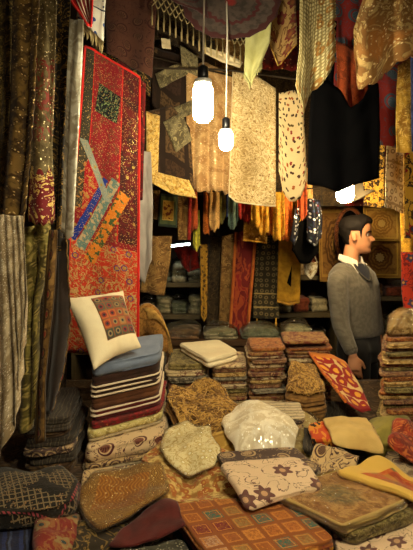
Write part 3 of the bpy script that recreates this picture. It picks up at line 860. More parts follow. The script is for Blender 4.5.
M['bulb4'] = emit('bulb_light_added', (1.0, 0.84, 0.54, 1), 215)  # for two unseen bulbs added to light the foreground and left side
SHADES.append((cfl(0.95, 0.75, 2.36, 2.54, 0.06, M['bulb4'], 'added out-of-view bulb under a white conical shade over the aisle before the right stack', 3.0), 0.95, 0.75, 2.36, 2.54))
SHADES.append((cfl(0.35, 0.55, 2.40, 2.58, 0.06, M['bulb4'], 'added out-of-view bulb under a white conical shade over the aisle before the patchwork quilt', 3.0), 0.35, 0.55, 2.40, 2.58))
def conical_shade(e, x, y, z0, z1, r):  # cone added to keep the unseen bulbs' light off the upper cloths
    pr = [(0.03, z1 + 0.02), (0.04, z1 + 0.015), (r, z0 + 0.045), (r - 0.006, z0 + 0.043), (0.034, z1 + 0.005), (0.024, z1 + 0.012)]
    MB().lathe(pr, (x, y, 0), 24).go('added_lamp_shade', M['white'], e)
for a_ in SHADES: conical_shade(*a_, 0.20)
tl = empty('hanging_tube_lamp', P(181, 244, 4.0)); tag(tl, 'short glowing white tube lamp above the wrapped goods at the back left', 'lamp')
MB().tube([P(171, 246, 4.0), P(190, 244, 4.0)], 0.008, 8).go('glass_tube', emit('tube_light_white', (0.86, 1.0, 0.92, 1), 16), tl)
MB().tube([P(170, 244.4, 4.02), P(191, 242, 4.02)], 0.014, 8).go('holder', M['blackplastic'], tl)
# enamel shade behind the third bulb, tipped to the right
s = MB(); o0 = P(363, 196, 3.52)
s.lathe([(0.018, 0.09), (0.03, 0.085), (0.085, 0.012), (0.092, 0.0), (0.086, 0.002), (0.03, 0.074), (0.016, 0.08)], (0, 0, 0), 20)
mt = Matrix.Rotation(-0.5, 4, 'Y')
s.v = [mt @ v + o0 for v in s.v]
s.tube([o0 + Vector((-0.045, 0, 0.075)), o0 + Vector((-0.05, 0.01, 0.5)), (o0.x - 0.05, 3.54, 3.0)], 0.004, 6)
tag(s.go('hanging_lamp_shade', plain('dull_shade_metal', c(120, 110, 92), 0.5)), 'small pale metal lamp shade hanging above and right of the man\'s hair', 'lamp shade')

# ================================================================ hangings, left side
H('hanging_curtain', 'olive and gold brocade curtain at the far left edge', 'curtain', [(-14, -10), (16, -10)], [(-14, 245), (14, 228)], 2.06, M['curtA'], folds=1.6, amp=0.02)
H('hanging_curtain', 'crinkled brown and gold curtain with frayed hem, second from the left', 'curtain', [(12, -10), (39, -10)], [(3, 218), (16, 224), (27, 214)], 1.98, M['curtB'],
  folds=1.3, amp=0.028, R=[(39, -10), (35, 100), (27, 214)], scalR=(16, 0.006), fringe=(0.05, 46, M['curtB'], 0.0022), wr=0.010, scal=(3, 0.02))
H('hanging_curtain', 'olive-grey embroidered curtain with burgundy and gold hem', 'curtain', [(38, -10), (57, -10)], [(25, 216), (40, 222), (53, 218)], 2.05, M['curtC'], folds=1.0, amp=0.02,
  R=[(57, -10), (54, 80), (51, 150), (53, 218)], L=[(38, -10), (33, 100), (28, 180), (26, 216)], scal=(4, 0.02))
H('hanging_curtain', 'black curtain with gold leaf vines beside the white strip', 'curtain', [(54, -10), (71, -10)], [(50, 252), (62, 250)], 2.2, M['curtD'], folds=1.2, amp=0.02)
H('hanging_strip', 'long narrow white crinkled cloth strip beside the red tapestry', 'cloth strip', [(69, 18), (84, 20)], [(60, 232), (68, 240), (74, 236)], 2.12, M['strip'], folds=0.8, amp=0.018)
H('hanging_sheer', 'pleated silver-beige sheer cloth with glitter hanging at the left edge', 'sheer cloth', [(-12, 214), (23, 216)], [(-12, 420), (-2, 462), (16, 428), (25, 330)], 1.86, M['sheer'],
  folds=6, amp=0.012, R=[(23, 216), (28, 300), (26, 322)], wr=0.008)
H('hanging_scarf', 'olive and gold scarf with draped fold below the burgundy hem', 'scarf', [(24, 228), (49, 222)], [(20, 432), (34, 428), (40, 410)], 2.14, M['olive'], folds=1.8, amp=0.03,
  R=[(49, 222), (50, 262), (38, 300), (36, 410)], wr=0.012)
H('hanging_band', 'brown and gold vertical trim band with a row of roundels', 'scarf', [(48, 230), (58, 230)], [(33, 446), (46, 440)], 2.08, M['band'], folds=0.8, amp=0.016, wr=0.006,
  L=[(48, 230), (42, 320), (36, 380), (33, 446)], R=[(58, 230), (54, 300), (46, 380), (46, 440)])
H('hanging_velvet', 'dark brown velvet cloth with beaded scalloped edge', 'cloth', [(55, 236), (66, 238)], [(42, 418), (54, 412)], 2.2, M['velvet'], folds=1.0, amp=0.02,
  R=[(66, 238), (69, 320), (62, 372), (52, 412)], scalR=(22, 0.006), edges=(('R', 0.003, M['band'], 'beaded_edge'),))
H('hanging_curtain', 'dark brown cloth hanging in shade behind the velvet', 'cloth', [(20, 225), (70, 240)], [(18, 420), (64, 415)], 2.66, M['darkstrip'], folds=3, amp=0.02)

# red tapestry
H('hanging_tapestry', 'large red patchwork tapestry with black square and blue, teal and orange bands', 'tapestry', [(85, 46), (100, 54), (118, 64), (140, 78)],
  [(64, 352), (90, 356), (140, 360)], (2.72, 2.76, 2.72, 2.76), M['tap'], L=[(85, 46), (80, 120), (70, 230), (64, 352)], R=[(140, 78), (139, 200), (138, 360)], folds=1.3, amp=0.014, wr=0.006,
  edges=(('L', 0.006, M['redpipe'], 'piping'), ('T', 0.006, M['redpipe'], 'piping'), ('R', 0.005, M['redpipe'], 'piping')))
H('hanging_cloth', 'dark red beaded cloth hanging beside the red tapestry\'s upper right edge', 'cloth', [(118, 58), (146, 84)], [(122, 205), (143, 200)], 2.86, M['dkred'], folds=1.3, amp=0.012)  # part of the tapestry in shade, the shade put into a darker red
H('hanging_pennant', 'red bordered pennant with white stripes at the top left', 'pennant', [(66, -12), (93, -12)], [(86, 24), (91, 27)], 2.25, M['redwhite'], folds=0.7, amp=0.008,
  L=[(66, -12), (72, 2), (89, 27)], edges=(('L', 0.005, M['redpipe'], 'piping'), ('R', 0.004, M['redpipe'], 'piping')))
H('hanging_napkin', 'white napkin with blue motifs and knotted fringe at the top left', 'napkin', [(80, -12), (106, -12)], [(76, 16), (90, 30), (103, 40)], 2.32, M['whiteblue'], folds=1.0, amp=0.008,
  fringe=(0.05, 34, M['string'], 0.0028))
H('hanging_shawl', 'dim rust paisley shawl hanging under the ceiling', 'shawl', [(104, -14), (158, -14)], [(106, 52), (130, 66), (152, 78)], 2.9, M['dimpais'], folds=1.5, amp=0.014)
H('hanging_shawl', 'dark olive cloth hanging in a swag above the red tapestry', 'cloth', [(98, 36), (152, 52)], [(86, 58), (118, 72), (150, 96)], 3.0, M['curtD'], folds=2, amp=0.016)
H('hanging_voile', 'pale grey sheer voile strip beside the red tapestry', 'sheer cloth', [(139, 150), (151, 152)], [(136, 276), (144, 284), (152, 260)], 3.0, M['greysheer'], folds=0.9, amp=0.012,
  R=[(151, 152), (153, 200), (152, 260)])
# gold bordered cloth: two border arms and its dark field
o = H('hanging_cover', 'dark cloth with broad gold brocade border, left of the bulb', 'cloth', [(147, 112), (172, 105), (190, 128)], [(149, 174), (172, 186), (195, 197)], 3.06, M['darkpatch'], folds=1, amp=0.008)
sheet('gold_border', [(146, 111), (160, 116)], [(146, 182), (158, 172)], 3.035, M['goldframe'], folds=0.6, amp=0.004, parent=o)
sheet('gold_border', [(150, 170), (172, 176), (189, 180)], [(147, 181), (172, 194), (197, 198)], 3.025, M['goldframe'], folds=0.6, amp=0.004, parent=o)
sheet('grey_strip', [(163, 122), (182, 112)], [(176, 152), (192, 140)], 3.045, M['greypatch'], folds=0.5, amp=0.003, parent=o)
o = H('hanging_quilt', 'dark patched cloth with grey-gold diagonal strips, upper left of the bulb', 'cloth', [(152, 46), (180, 55), (197, 62)], [(152, 104), (172, 134), (196, 128)], 3.16, M['darkpatch'], folds=1, amp=0.01)
sheet('grey_strip', [(155, 74), (184, 60)], [(160, 88), (188, 74)], 3.13, M['greypatch'], folds=0.5, amp=0.003, parent=o)
sheet('grey_strip', [(168, 110), (192, 100)], [(174, 122), (196, 112)], 3.13, M['greypatch'], folds=0.5, amp=0.003, parent=o)
# pale tag above the quilt
H('hanging_label', 'small pale square cloth tag pinned above the patched cloth', 'tag', [(161, 38), (170, 39)], [(162, 48), (171, 49)], 3.02, M['cream'], folds=0.3, amp=0.002)
H('hanging_cloth', 'dark folded cloth slung above the patched cloth', 'cloth', [(156, 26), (200, 46)], [(158, 38), (204, 60)], 3.1, M['darkstrip'], folds=2, amp=0.012)
H('hanging_pouch', 'cream flat pouch hanging under the string netting', 'pouch', [(206, 47), (226, 53), (243, 62)], [(205, 53), (222, 62), (240, 68)], 2.95, M['cream'], folds=0.5, amp=0.004)
H('hanging_cloth', 'grey-green cloth between the netting and the patched cloth', 'cloth', [(180, 45), (198, 56)], [(182, 70), (198, 76)], 3.0, M['greypatch'], folds=0.8, amp=0.006)
# string netting (macrame) with tassels
nt_ = MB(); rows, cols = 4, 17
A, Bp = (152, -14), (252, 30)
def npt(i, j): 
    k = i / cols; y = A[1] + (Bp[1] - A[1]) * k + j * 5.0 + 3 * math.sin(k * PI) 
    return P(A[0] + (Bp[0] - A[0]) * k, y, 2.75 + 0.01 * nz(i * 0.7, j))
for j in range(rows):
    for i in range(cols):
        a = npt(i + (0.5 if j % 2 else 0), j)
        for di in (-0.5, 0.5): nt_.tube([a, npt(i + (0.5 if j % 2 else 0) + di, j + 1)], 0.0028, 4)
nt = nt_.go('hanging_netting', M['string']); tag(nt, 'cream knotted string netting with hanging tassels under the ceiling', 'netting')
for i in range(cols):
    a = npt(i, rows); t = MB(); l = 0.085 + 0.02 * R_.random()
    t.tube([a, a + Vector((0.002, 0, -l * 0.5)), a + Vector((0, 0, -l * 0.55)), a + Vector((0.001, 0, -l))], [0.003, 0.0035, 0.0055, 0.004], 5)
    t.go('tassel', M['string'], nt)
# round mat hung edge-on to the lens, sloping
ctr = P(231, 2, 2.55); vs, uv, un, fs = [], [], [], []
RX, n = 0.225, 48
for s_ in (0, 1):
    for j in range(9):
        for k in range(n):
            a = 2 * PI * k / n; r = RX * j / 8 * (1 + (0.022 * math.cos(16 * a) if j == 8 else 0))
            v = Vector((r * math.cos(a), -0.55 * r * math.sin(a) * 0.35 + 0.004 * s_ + 0.02 * nz(r * 6 * math.cos(a), r * 6 * math.sin(a)), 0.68 * r * math.sin(a)))
            vs.append(ctr + v); uv.append((r * math.cos(a), r * math.sin(a))); un.append((0.5 + r / RX / 2 * math.cos(a), 0.5 + r / RX / 2 * math.sin(a)))
K = 9 * n
for j in range(8):
    for k in range(n):
        q = (j * n + k, j * n + (k + 1) % n, (j + 1) * n + (k + 1) % n, (j + 1) * n + k)
        fs += [q, tuple(K + i for i in reversed(q))]
for k in range(n): fs.append((8 * n + k, 8 * n + (k + 1) % n, K + 8 * n + (k + 1) % n, K + 8 * n + k))
tag(mk('hanging_mat', vs, fs, M['doily'], None, uv, un), 'round mauve mat with burgundy rings hanging from the ceiling above the bulb', 'mat')
H('hanging_shawl', 'dark mauve cloth with burgundy edge at the top, left of the round mat', 'cloth', [(160, -16), (205, -16)], [(168, -2), (190, 8), (208, 18)], 2.5, M['doily'], folds=1, amp=0.01)

# middle hangings
H('hanging_net', 'rose-beige sequinned net cloth hanging behind the big bulb', 'net cloth', [(186, 66), (206, 62), (235, 78)], [(187, 186), (205, 190), (218, 188), (238, 196)], 3.14, M['pinknet'], folds=3.5, amp=0.018,
  scal=(6, 0.02))
H('hanging_lace', 'large cream embroidered lace cloth lit by the small bulb', 'lace cloth', [(233, 71), (256, 76), (276, 88)], [(229, 196), (237, 202), (256, 205), (276, 206)], 2.96, M['creamlace'], folds=1.3, amp=0.012,
  edges=(('B', 0.004, M['cream'], 'hem'), ('L', 0.003, M['cream'], 'hem')))
H('hanging_scarf', 'pale green-cream sheer scarf with jagged tip', 'scarf', [(246, 22), (272, 14)], [(244, 72), (249, 84), (262, 62)], 2.7, M['palegreen'], folds=1.4, amp=0.014, R=[(272, 14), (270, 42), (262, 62)],
  fringe=(0.025, 22, M['palegreen'], 0.003))
H('hanging_cloth', 'tan cloth with burgundy embroidery hanging by its corner', 'cloth', [(268, -12), (296, -12)], [(270, 46), (278, 66), (297, 44)], 2.8, M['tanembr'], folds=0.8, amp=0.012, edges=(('B', 0.004, M['goldemb'], 'gold_edge'),))
H('hanging_scarf', 'cream scarf with leaf print and rounded end', 'scarf', [(279, 93), (294, 90), (303, 96)], [(279, 172), (283, 192), (292, 203), (301, 199), (307, 180)], 2.93, M['leaf'], folds=0.8, amp=0.01, wr=0.004)
H('hanging_runner', 'cream crochet runner with scalloped edges hanging from the top', 'runner', [(300, -14), (334, -14)], [(295, 86), (303, 112), (310, 92), (324, 82), (333, 64)], 2.42, M['crochet'], folds=1.1, amp=0.014,
  scalR=(9, 0.012), L=[(300, -14), (299, 50), (295, 86)], scal=(5, 0.012))
o = H('hanging_dress', 'plain black sleeveless dress hanging in front of the amber bulb', 'dress', [(312, 82), (326, 80), (340, 90), (351, 108), (362, 100), (372, 80), (378, 84)], [(308, 184), (322, 186), (336, 193), (358, 184), (380, 178)], 2.62, M['black'],
  folds=2.2, amp=0.014, L=[(312, 82), (309, 130), (308, 184)], R=[(378, 84), (380, 130), (380, 178)])
sheet('strap', [(330, 20), (337, 20)], [(326, 84), (334, 84)], 2.63, M['black'], folds=0.3, amp=0.002, parent=o)
sheet('strap', [(378, -6), (386, -6)], [(368, 88), (374, 88)], 2.63, M['black'], folds=0.3, amp=0.002, parent=o, L=[(378, -6), (366, 40), (368, 88)], R=[(386, -6), (372, 44), (374, 88)])
H('hanging_lace', 'large gold-tan lace cloth coming to a point at the upper right', 'lace cloth', [(368, -14), (430, -14)], [(357, 70), (361, 88), (380, 78), (398, 62), (430, 46)], 2.3, M['goldlace'], folds=2.4, amp=0.022,
  L=[(368, -14), (354, 30), (357, 70)], scal=(8, 0.012), wr=0.01)
H('hanging_cloth', 'dark red embroidered cloth behind the crochet runner and black straps', 'cloth', [(328, -14), (366, -14)], [(334, 100), (366, 112)], 2.9, M['redblue'], folds=2, amp=0.014)
H('hanging_scarf', 'orange-gold scarf end showing above the black dress neckline', 'scarf', [(336, 40), (370, 56)], [(338, 106), (366, 116)], 2.84, M['d_rust'], folds=2.5, amp=0.014)
H('hanging_shawl', 'dark red shawl with blue paisleys at the right', 'shawl', [(374, 56), (400, 56)], [(378, 144), (396, 148)], 2.75, M['redblue'], folds=0.9, amp=0.012)
H('hanging_runner', 'gold embroidered runner at the right edge below the gold lace', 'runner', [(398, 66), (414, 56)], [(396, 152), (414, 154)], 2.62, M['goldemb'], folds=0.8, amp=0.012)
H('hanging_runner', 'deep blue cloth edge at the far right', 'cloth', [(411, 50), (432, 48)], [(411, 152), (432, 152)], 2.5, M['d_blue'], folds=0.8, amp=0.01)
H('hanging_lace', 'grey-white lace scarf hanging right of the black dress', 'lace cloth', [(387, 142), (414, 152)], [(384, 206), (394, 208), (404, 213)], 3.0, M['greylace'], folds=0.9, amp=0.012, R=[(414, 152), (404, 158), (404, 213)], scal=(4, 0.008))
H('hanging_runner', 'gold cloth with dark motifs between the black dress and grey lace', 'runner', [(362, 140), (385, 140)], [(364, 206), (384, 208)], 3.45, M['goldblack'], folds=0.9, amp=0.008)
H('hanging_tablecloth', 'upper gold cloth with round medallion behind the man', 'tablecloth', [(363, 206), (400, 206)], [(364, 241), (400, 241)], 3.90, M['med1'], folds=0.6, amp=0.003, wr=0.003)
H('hanging_tablecloth', 'lower brown-gold medallion cloth behind the man\'s chest', 'tablecloth', [(358, 236), (401, 238)], [(360, 278), (401, 278)], 3.945, M['med2'], folds=0.6, amp=0.003, wr=0.003)
H('hanging_wall_cloth', 'brown and gold wall cloth behind the back of the man\'s head', 'wall cloth', [(318, 206), (352, 204)], [(320, 282), (350, 282)], 3.95, M['panel'], folds=0.6, amp=0.004)
# curved red-brown frame with a dark mirror behind the man's head
fm = MB()
cen = P(350, 236, 3.85); pts = [cen + Vector((0.095 * math.cos(a), 0, 0.19 * math.sin(a))) for a in [2 * PI * k / 28 for k in range(29)]]
fm.tube(pts, 0.015, 8, cap=False)
fo = fm.go('hanging_mirror', mat('carved_red_wood', brocade(c(110, 56, 30), c(70, 34, 20), c(150, 90, 46), 40))); tag(fo, 'oval carved red-brown frame with dark centre behind the man\'s head', 'mirror')
mg = MB(); mg.loft([[cen + Vector((0.09 * math.cos(2 * PI * k / 28), 0.004 + q, 0.185 * math.sin(2 * PI * k / 28))) for k in range(28)] for q in (0.0, 0.006)])
mg.go('mirror_glass', plain('dark_mirror', c(40, 34, 26), 0.1, 0.6, 0.9), fo, smooth=False)
H('hanging_scarf', 'yellow scarf with red and blue flowers at the right edge', 'scarf', [(404, 150), (430, 150)], [(404, 238), (430, 240)], 2.9, M['rightscarf'], folds=1.0, amp=0.012, edges=(('L', 0.004, M['goldemb'], 'gold_edge'),))
H('hanging_cloth', 'orange-red flowered cloth hanging at the right edge below the yellow scarf', 'cloth', [(401, 252), (430, 252)], [(407, 328), (430, 330)], 2.95, M['redcloth'], folds=1.1, amp=0.012, L=[(401, 252), (402, 290), (407, 328)])
H('hanging_scarf', 'small dark gold scarf between the two right-edge scarves', 'scarf', [(400, 212), (416, 214)], [(402, 256), (416, 256)], 3.3, M['d_gold'], folds=1.0, amp=0.01)

# middle back: dangling row of small scarves (each one a thing)
DG = [(186, 198, 196, 228, 'd_rust', 'rust'), (193, 200, 218, 247, 'd_lime', 'lime green'), (203, 213, 190, 231, 'd_orange', 'orange'), (209, 220, 190, 228, 'd_tan', 'tan'), (216, 226, 190, 220, 'd_olive', 'olive'),
      (223, 231, 190, 213, 'd_blue', 'dark blue'), (228, 238, 194, 226, 'd_teal', 'grey-teal'), (235, 245, 196, 215, 'd_red', 'red'), (242, 255, 196, 220, 'd_red', 'deep red patterned'), (251, 263, 198, 224, 'd_gold', 'mustard'),
      (258, 270, 198, 232, 'd_gold', 'gold'), (266, 278, 200, 231, 'd_orange', 'amber and gold'), (273, 285, 200, 237, 'd_gold', 'yellow-gold'), (281, 293, 198, 237, 'd_orange', 'amber'), (288, 301, 190, 228, 'd_gold', 'brown and gold'),
      (297, 307, 182, 216, 'd_rust', 'brick red'), (303, 313, 176, 204, 'd_tan', 'pale gold')]
for i, (x0, x1, y0, y1, mm, col) in enumerate(DG):
    w = (x1 - x0) * 0.06
    H('hanging_scarf', '%s small scarf, %s from the left in the row behind the lace' % (col, 'first' if i == 0 else ORD[i]), 'scarf', [(x0 + w, y0 - 8), (x1 - w, y0 - 8)],
      [(x0, y1 - 4 + 5 * R_.random()), ((x0 + x1) / 2, y1 + 2), (x1, y1 - 6 + 5 * R_.random())], 3.5 + 0.035 * (i % 3), M[mm], folds=1.6, amp=0.012, scal=(3, 0.02), group='small scarves hanging in a row', res=0.01)
H('hanging_picture_cloth', 'small green bordered square cloth with golden centre hung at the back left', 'cloth', [(160, 193), (178, 195)], [(158, 226), (177, 228)], 3.42, M['greenframe'], folds=0.4, amp=0.003, res=0.01)
H('hanging_strip', 'narrow gold striped cloth left of the green bordered square', 'cloth strip', [(152, 190), (160, 190)], [(151, 218), (157, 220)], 3.44, M['tanstrip'], folds=0.5, amp=0.003)
H('hanging_strip', 'tan cloth strip with red edge right of the green bordered square', 'cloth strip', [(177, 196), (190, 198)], [(178, 240), (189, 240)], 3.45, M['tanstrip'], folds=0.5, amp=0.004, edges=(('R', 0.012, M['d_red'], 'red_edge'),))
H('hanging_bag', 'flat gold framed cloth bag hanging below the lace', 'bag', [(244, 218), (268, 222)], [(243, 240), (267, 243)], 3.6, M['goldemb'], folds=0.5, amp=0.004, edges=(('T', 0.004, M['d_gold'], 'rim'), ('B', 0.006, M['d_gold'], 'rim')))
H('hanging_cloth', 'brown-gold cloth with ragged edge beside the grey voile', 'cloth', [(150, 236), (172, 236)], [(140, 292), (152, 294), (164, 296)], 3.3, M['tanstrip'], folds=1.2, amp=0.012, R=[(172, 236), (170, 262), (164, 296)])
o = H('hanging_runner', 'dark olive patterned runner with a lower border band', 'runner', [(256, 234), (281, 234)], [(253, 318), (279, 319)], 3.84, M['runner'], folds=0.6, amp=0.005)
for xx in (257, 276):
    t = MB(); a = P(xx, 318, 3.838); t.tube([a, a - Vector((0, 0, 0.03)), a - Vector((0, 0, 0.035)), a - Vector((0.002, 0, 0.085))], [0.004, 0.004, 0.009, 0.006], 6); t.go('tassel', M['d_gold'], o)
H('hanging_runner', 'long red ikat runner with orange edges hanging a little aslant', 'runner', [(236, 232), (256, 230)], [(229, 347), (246, 349)], 3.78, M['ikatred'], folds=0.5, amp=0.006,
  edges=(('L', 0.012, M['orangetrim'], 'orange_edge'), ('R', 0.012, M['orangetrim'], 'orange_edge')))
H('hanging_strip', 'narrow tan cloth strip left of the red ikat runner', 'cloth strip', [(222, 236), (235, 234)], [(218, 345), (228, 347)], 3.82, M['tanstrip'], folds=0.5, amp=0.006)
H('hanging_strip', 'dark brown cloth strip left of the tan strip at the back', 'cloth strip', [(209, 236), (221, 236)], [(206, 345), (217, 345)], 3.86, M['darkstrip'], folds=0.7, amp=0.008)
H('hanging_strip', 'narrow gold dotted band with pointed end at the back', 'cloth strip', [(200, 244), (208, 244)], [(201, 316), (204, 322), (207, 316)], 3.8, M['goldband'], folds=0.4, amp=0.003, res=0.01)
# yellow towel; a black triangle is put in for the dark of its hole
o = H('hanging_towel', 'mustard yellow towel hanging in front of the shelves', 'towel', [(279, 230), (302, 232)], [(277, 300), (289, 303), (300, 301)], 3.8, M['towel'], folds=0.9, amp=0.008, fringe=(0.02, 30, M['towel'], 0.003))
tr = MB(); q = [P(292, 265, 3.782), P(287, 283, 3.782), P(291, 287, 3.782)]
tr.loft([[v + Vector((0, k, 0)) for v in q] for k in (0, 0.004)]); tr.go('hole_dark', M['black'], o, smooth=False)
# black bag + navy sequinned scarf
o = H('hanging_bag', 'round-bottomed black velvet bag hanging under the navy sequinned scarf', 'bag', [(298, 222), (312, 218)], [(292, 250), (300, 264), (310, 264), (319, 252)], 3.55, M['black'], folds=0.6, amp=0.02, th=0.03,
      L=[(298, 222), (293, 238), (292, 250)], R=[(312, 218), (319, 236), (319, 252)])
st = MB(); st.tube([P(298, 224, 3.55), P(303, 196, 3.54), P(309, 196, 3.54), P(313, 222, 3.55)], 0.006, 6); st.go('strap', M['navyseq'], o)
H('hanging_scarf', 'navy scarf covered with silver and coloured sequins, right of the yellow towel', 'scarf', [(308, 198), (320, 200)], [(307, 240), (314, 247), (322, 238)], 3.5, M['navyseq'], folds=1.0, amp=0.02, R=[(320, 200), (323, 220), (322, 238)])
H('hanging_scarf', 'navy sequinned strip hanging at the left side of the black bag', 'scarf', [(295, 208), (300, 206)], [(290, 240), (294, 246), (298, 238)], 3.5, M['navyseq'], folds=0.6, amp=0.01)
o = H('hanging_pouch', 'small grey-white embroidered pouch hanging below the black bag', 'pouch', [(303, 262), (318, 262)], [(305, 274), (311, 280), (317, 272)], 3.7, M['whitebag'], folds=0.5, amp=0.006, th=0.012)
st = MB(); st.tube([P(304, 262, 3.705), P(311, 246, 3.72), P(317, 262, 3.705)], 0.003, 6); st.go('strap', M['whitebag'], o)
# dark backing cloths that close the upper back
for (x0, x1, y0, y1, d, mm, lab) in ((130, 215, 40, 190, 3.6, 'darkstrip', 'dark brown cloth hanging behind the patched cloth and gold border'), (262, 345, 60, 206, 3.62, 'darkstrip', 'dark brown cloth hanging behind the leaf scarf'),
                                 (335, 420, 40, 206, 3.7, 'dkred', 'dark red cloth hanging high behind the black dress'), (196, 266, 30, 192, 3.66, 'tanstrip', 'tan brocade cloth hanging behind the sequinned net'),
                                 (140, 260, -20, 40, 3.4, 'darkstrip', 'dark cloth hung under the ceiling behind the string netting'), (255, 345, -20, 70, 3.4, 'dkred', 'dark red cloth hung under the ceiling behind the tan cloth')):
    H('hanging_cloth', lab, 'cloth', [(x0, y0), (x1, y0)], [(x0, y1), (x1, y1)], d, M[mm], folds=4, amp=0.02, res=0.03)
# ================================================================ textile materials for the heap
T_ = {}
def bbead(S):
    x, y = S.fr(S.u * 46.0 + S.v * 22.0), S.fr(S.v * 46.0 - S.u * 16.0)
    g = S.mx(S.more(S.abs(x - 0.5), 0.40), S.more(S.abs(y - 0.5), 0.40))
    d, vc, _ = S.voro(150); r, gg, b = S.sep(vc)
    sp = S.less(d, 0.36) * S.more(r, 0.5)
    z = S.less(S.abs(S.nu - 0.28), 0.14) 
    on = S.more(S.noise(9, 1), 0.46)
    col = S.mix(g * on, c(22, 18, 14), c(120, 104, 74))
    col = S.mix(sp * on, col, c(150, 116, 72))
    e = S.mx(S.abs(S.nu - 0.5), S.abs(S.nv - 0.5))
    col = S.mix(S.band(e, 0.40, 0.47), col, c(30, 26, 18))
    col = S.mix(S.band(e, 0.435, 0.46) * S.more(S.fr(S.u * 60.0 + S.v * 60.0), 0.45), col, c(150, 60, 66))
    return col, sp * on, g
T_['blackbead'] = mat('black_bead_embroidery', bbead, bump=0.6)
T_['darkblue'] = mat('dark_blue_stripe', stripes([(0, c(24, 30, 58)), (0.45, c(34, 46, 90)), (0.7, c(22, 22, 34)), (0.85, c(60, 70, 100))], 0.05, 'u'))
T_['redpack'] = mat('red_gold_print', floral(c(130, 40, 34), c(150, 126, 80), c(44, 66, 74), c(150, 96, 56), 13))
T_['darkswirl'] = mat('dark_gold_swirl', vine(c(40, 32, 20), c(120, 96, 44), c(150, 120, 60), 8))
T_['greyseq'] = mat('grey_sequin_cloth', sequin(c(96, 92, 76), c(70, 66, 54), c(210, 205, 180), 110, 0.45))
T_['burg'] = mat('burgundy_cloth', solid(c(84, 24, 20), c(60, 16, 15)), bump=0.2)
def orn(S):
    d, a, r1, r2 = S.motif(22, 0.35)
    rings = S.ss(S.abs(S.sin(d * 26.0)), 0.4, 0.7)
    e = S.mx(S.abs(S.nu - 0.5), S.abs(S.nv - 0.5))
    edge = S.more(e, 0.27)
    wv = S.ss(S.abs(S.sin(S.u * 240.0 + S.sin(S.v * 120.0) * 2.0)), 0.3, 0.6)
    body = S.mix(wv, c(196, 134, 44), c(150, 92, 30))
    bd = S.mix(rings, c(206, 160, 70), c(104, 62, 28))
    col = S.mix(edge, body, bd)
    dd, vc, _ = S.voro(130); r, g, b = S.sep(vc)
    sp = S.less(dd, 0.34) * S.more(r, 0.72)
    return S.mix(sp, col, c(245, 215, 140)), sp, rings
T_['ornate'] = mat('gold_bead_embroidery', orn, bump=0.6)
T_['bluegrey'] = mat('blue_grey_cotton', solid(c(122, 136, 158), c(108, 122, 146)), bump=0.12)
T_['choc'] = mat('chocolate_cloth', solid(c(58, 34, 24), c(44, 26, 18)), bump=0.2)
T_['brown'] = mat('brown_cloth', solid(c(98, 58, 30), c(78, 44, 22)), bump=0.2)
T_['maroon'] = mat('maroon_cloth', solid(c(92, 24, 28), c(70, 18, 22)), bump=0.2)
T_['edge'] = mat('cream_edge', solid(c(224, 206, 176)), bump=0.05)
T_['redwoven'] = mat('red_woven', sequin(c(140, 28, 34), c(100, 36, 30), c(190, 110, 60), 70, 0.7, 30))
T_['goldlace'] = mat('pale_gold_lace', brocade(c(206, 190, 116), c(160, 140, 76), c(236, 226, 170), 30))
T_['pais'] = mat('cream_burgundy_paisley', paisley(c(216, 188, 144), c(88, 40, 40), c(150, 100, 70), 10))
T_['pais2'] = mat('cream_purple_flower', floral(c(218, 190, 154), c(104, 66, 60), c(190, 150, 110), c(110, 80, 66), 10, 6, 0.40, 0.7, 0.008))
T_['pais3'] = mat('beige_brown_paisley', paisley(c(196, 166, 116), c(78, 52, 44), c(130, 96, 60), 13, 0.6, 0.1, 1.6))
T_['paisdark'] = mat('dark_purple_paisley', paisley(c(74, 56, 50), c(176, 150, 110), c(120, 90, 70), 13))
T_['bluecream'] = mat('cream_stripe_fold', stripes([(0, c(200, 182, 146)), (0.55, c(120, 108, 92)), (0.75, c(190, 170, 130))], 0.03))
T_['straw'] = mat('straw_fringe', solid(c(206, 164, 84), c(164, 122, 56), 40), bump=0.3)
T_['straw2'] = mat('dark_straw_fringe', solid(c(146, 106, 52), c(104, 72, 34), 40), bump=0.3)
T_['packcream'] = mat('cream_gold_lace_pack', floral(c(240, 226, 180), c(226, 206, 150), c(248, 240, 212), c(204, 176, 112), 20, 6, 0.3, 0.7, 0.025))
def dotsf(S):
    d, vc, _ = S.voro(44); r, g, b = S.sep(vc)
    d2, _, _ = S.voro(120)
    bandm = S.ss(S.noise(7.5, 2, dist=1.0), 0.42, 0.48)
    col = S.mix(S.ss(S.noise(40, 3), 0.4, 0.6), c(212, 184, 112), c(150, 108, 50))
    fl = S.less(d, 0.52) * bandm
    col = S.mix(fl, col, c(166, 96, 44)); col = S.mix(S.less(d, 0.2) * bandm, col, c(200, 150, 70))
    sp = S.less(d2, 0.22) * S.more(S.noise(30, 2), 0.55)
    return S.mix(sp, col, c(245, 225, 160)), sp, fl
T_['dots'] = mat('gold_red_dots', dotsf, bump=0.5)
T_['ochre'] = mat('ochre_oval', medallion(c(196, 160, 78), c(160, 120, 48), c(170, 126, 56), c(150, 112, 44), 16))
T_['goldsheer'] = mat('gold_beige_sheer', sequin(c(206, 184, 126), c(176, 150, 92), c(244, 232, 190), 80, 0.78, 12), rough=0.6)
T_['white'] = mat('white_sheer_cloth', sequin(c(242, 232, 206), c(216, 200, 164), c(255, 250, 236), 120, 0.6, 18), rough=0.6)
T_['patch'] = mat('orange_patchwork_quilt', patchwork([c(176, 104, 36), c(150, 84, 30), c(188, 120, 50), c(110, 30, 40), c(164, 92, 32), c(38, 96, 88), c(170, 100, 40), c(176, 140, 112), c(150, 84, 36), c(140, 110, 60)], 0.066, c(132, 72, 26), gold=c(190, 128, 54)), bump=0.5)
T_['teal'] = mat('teal_cloth', solid(c(40, 92, 96), c(28, 70, 74)))
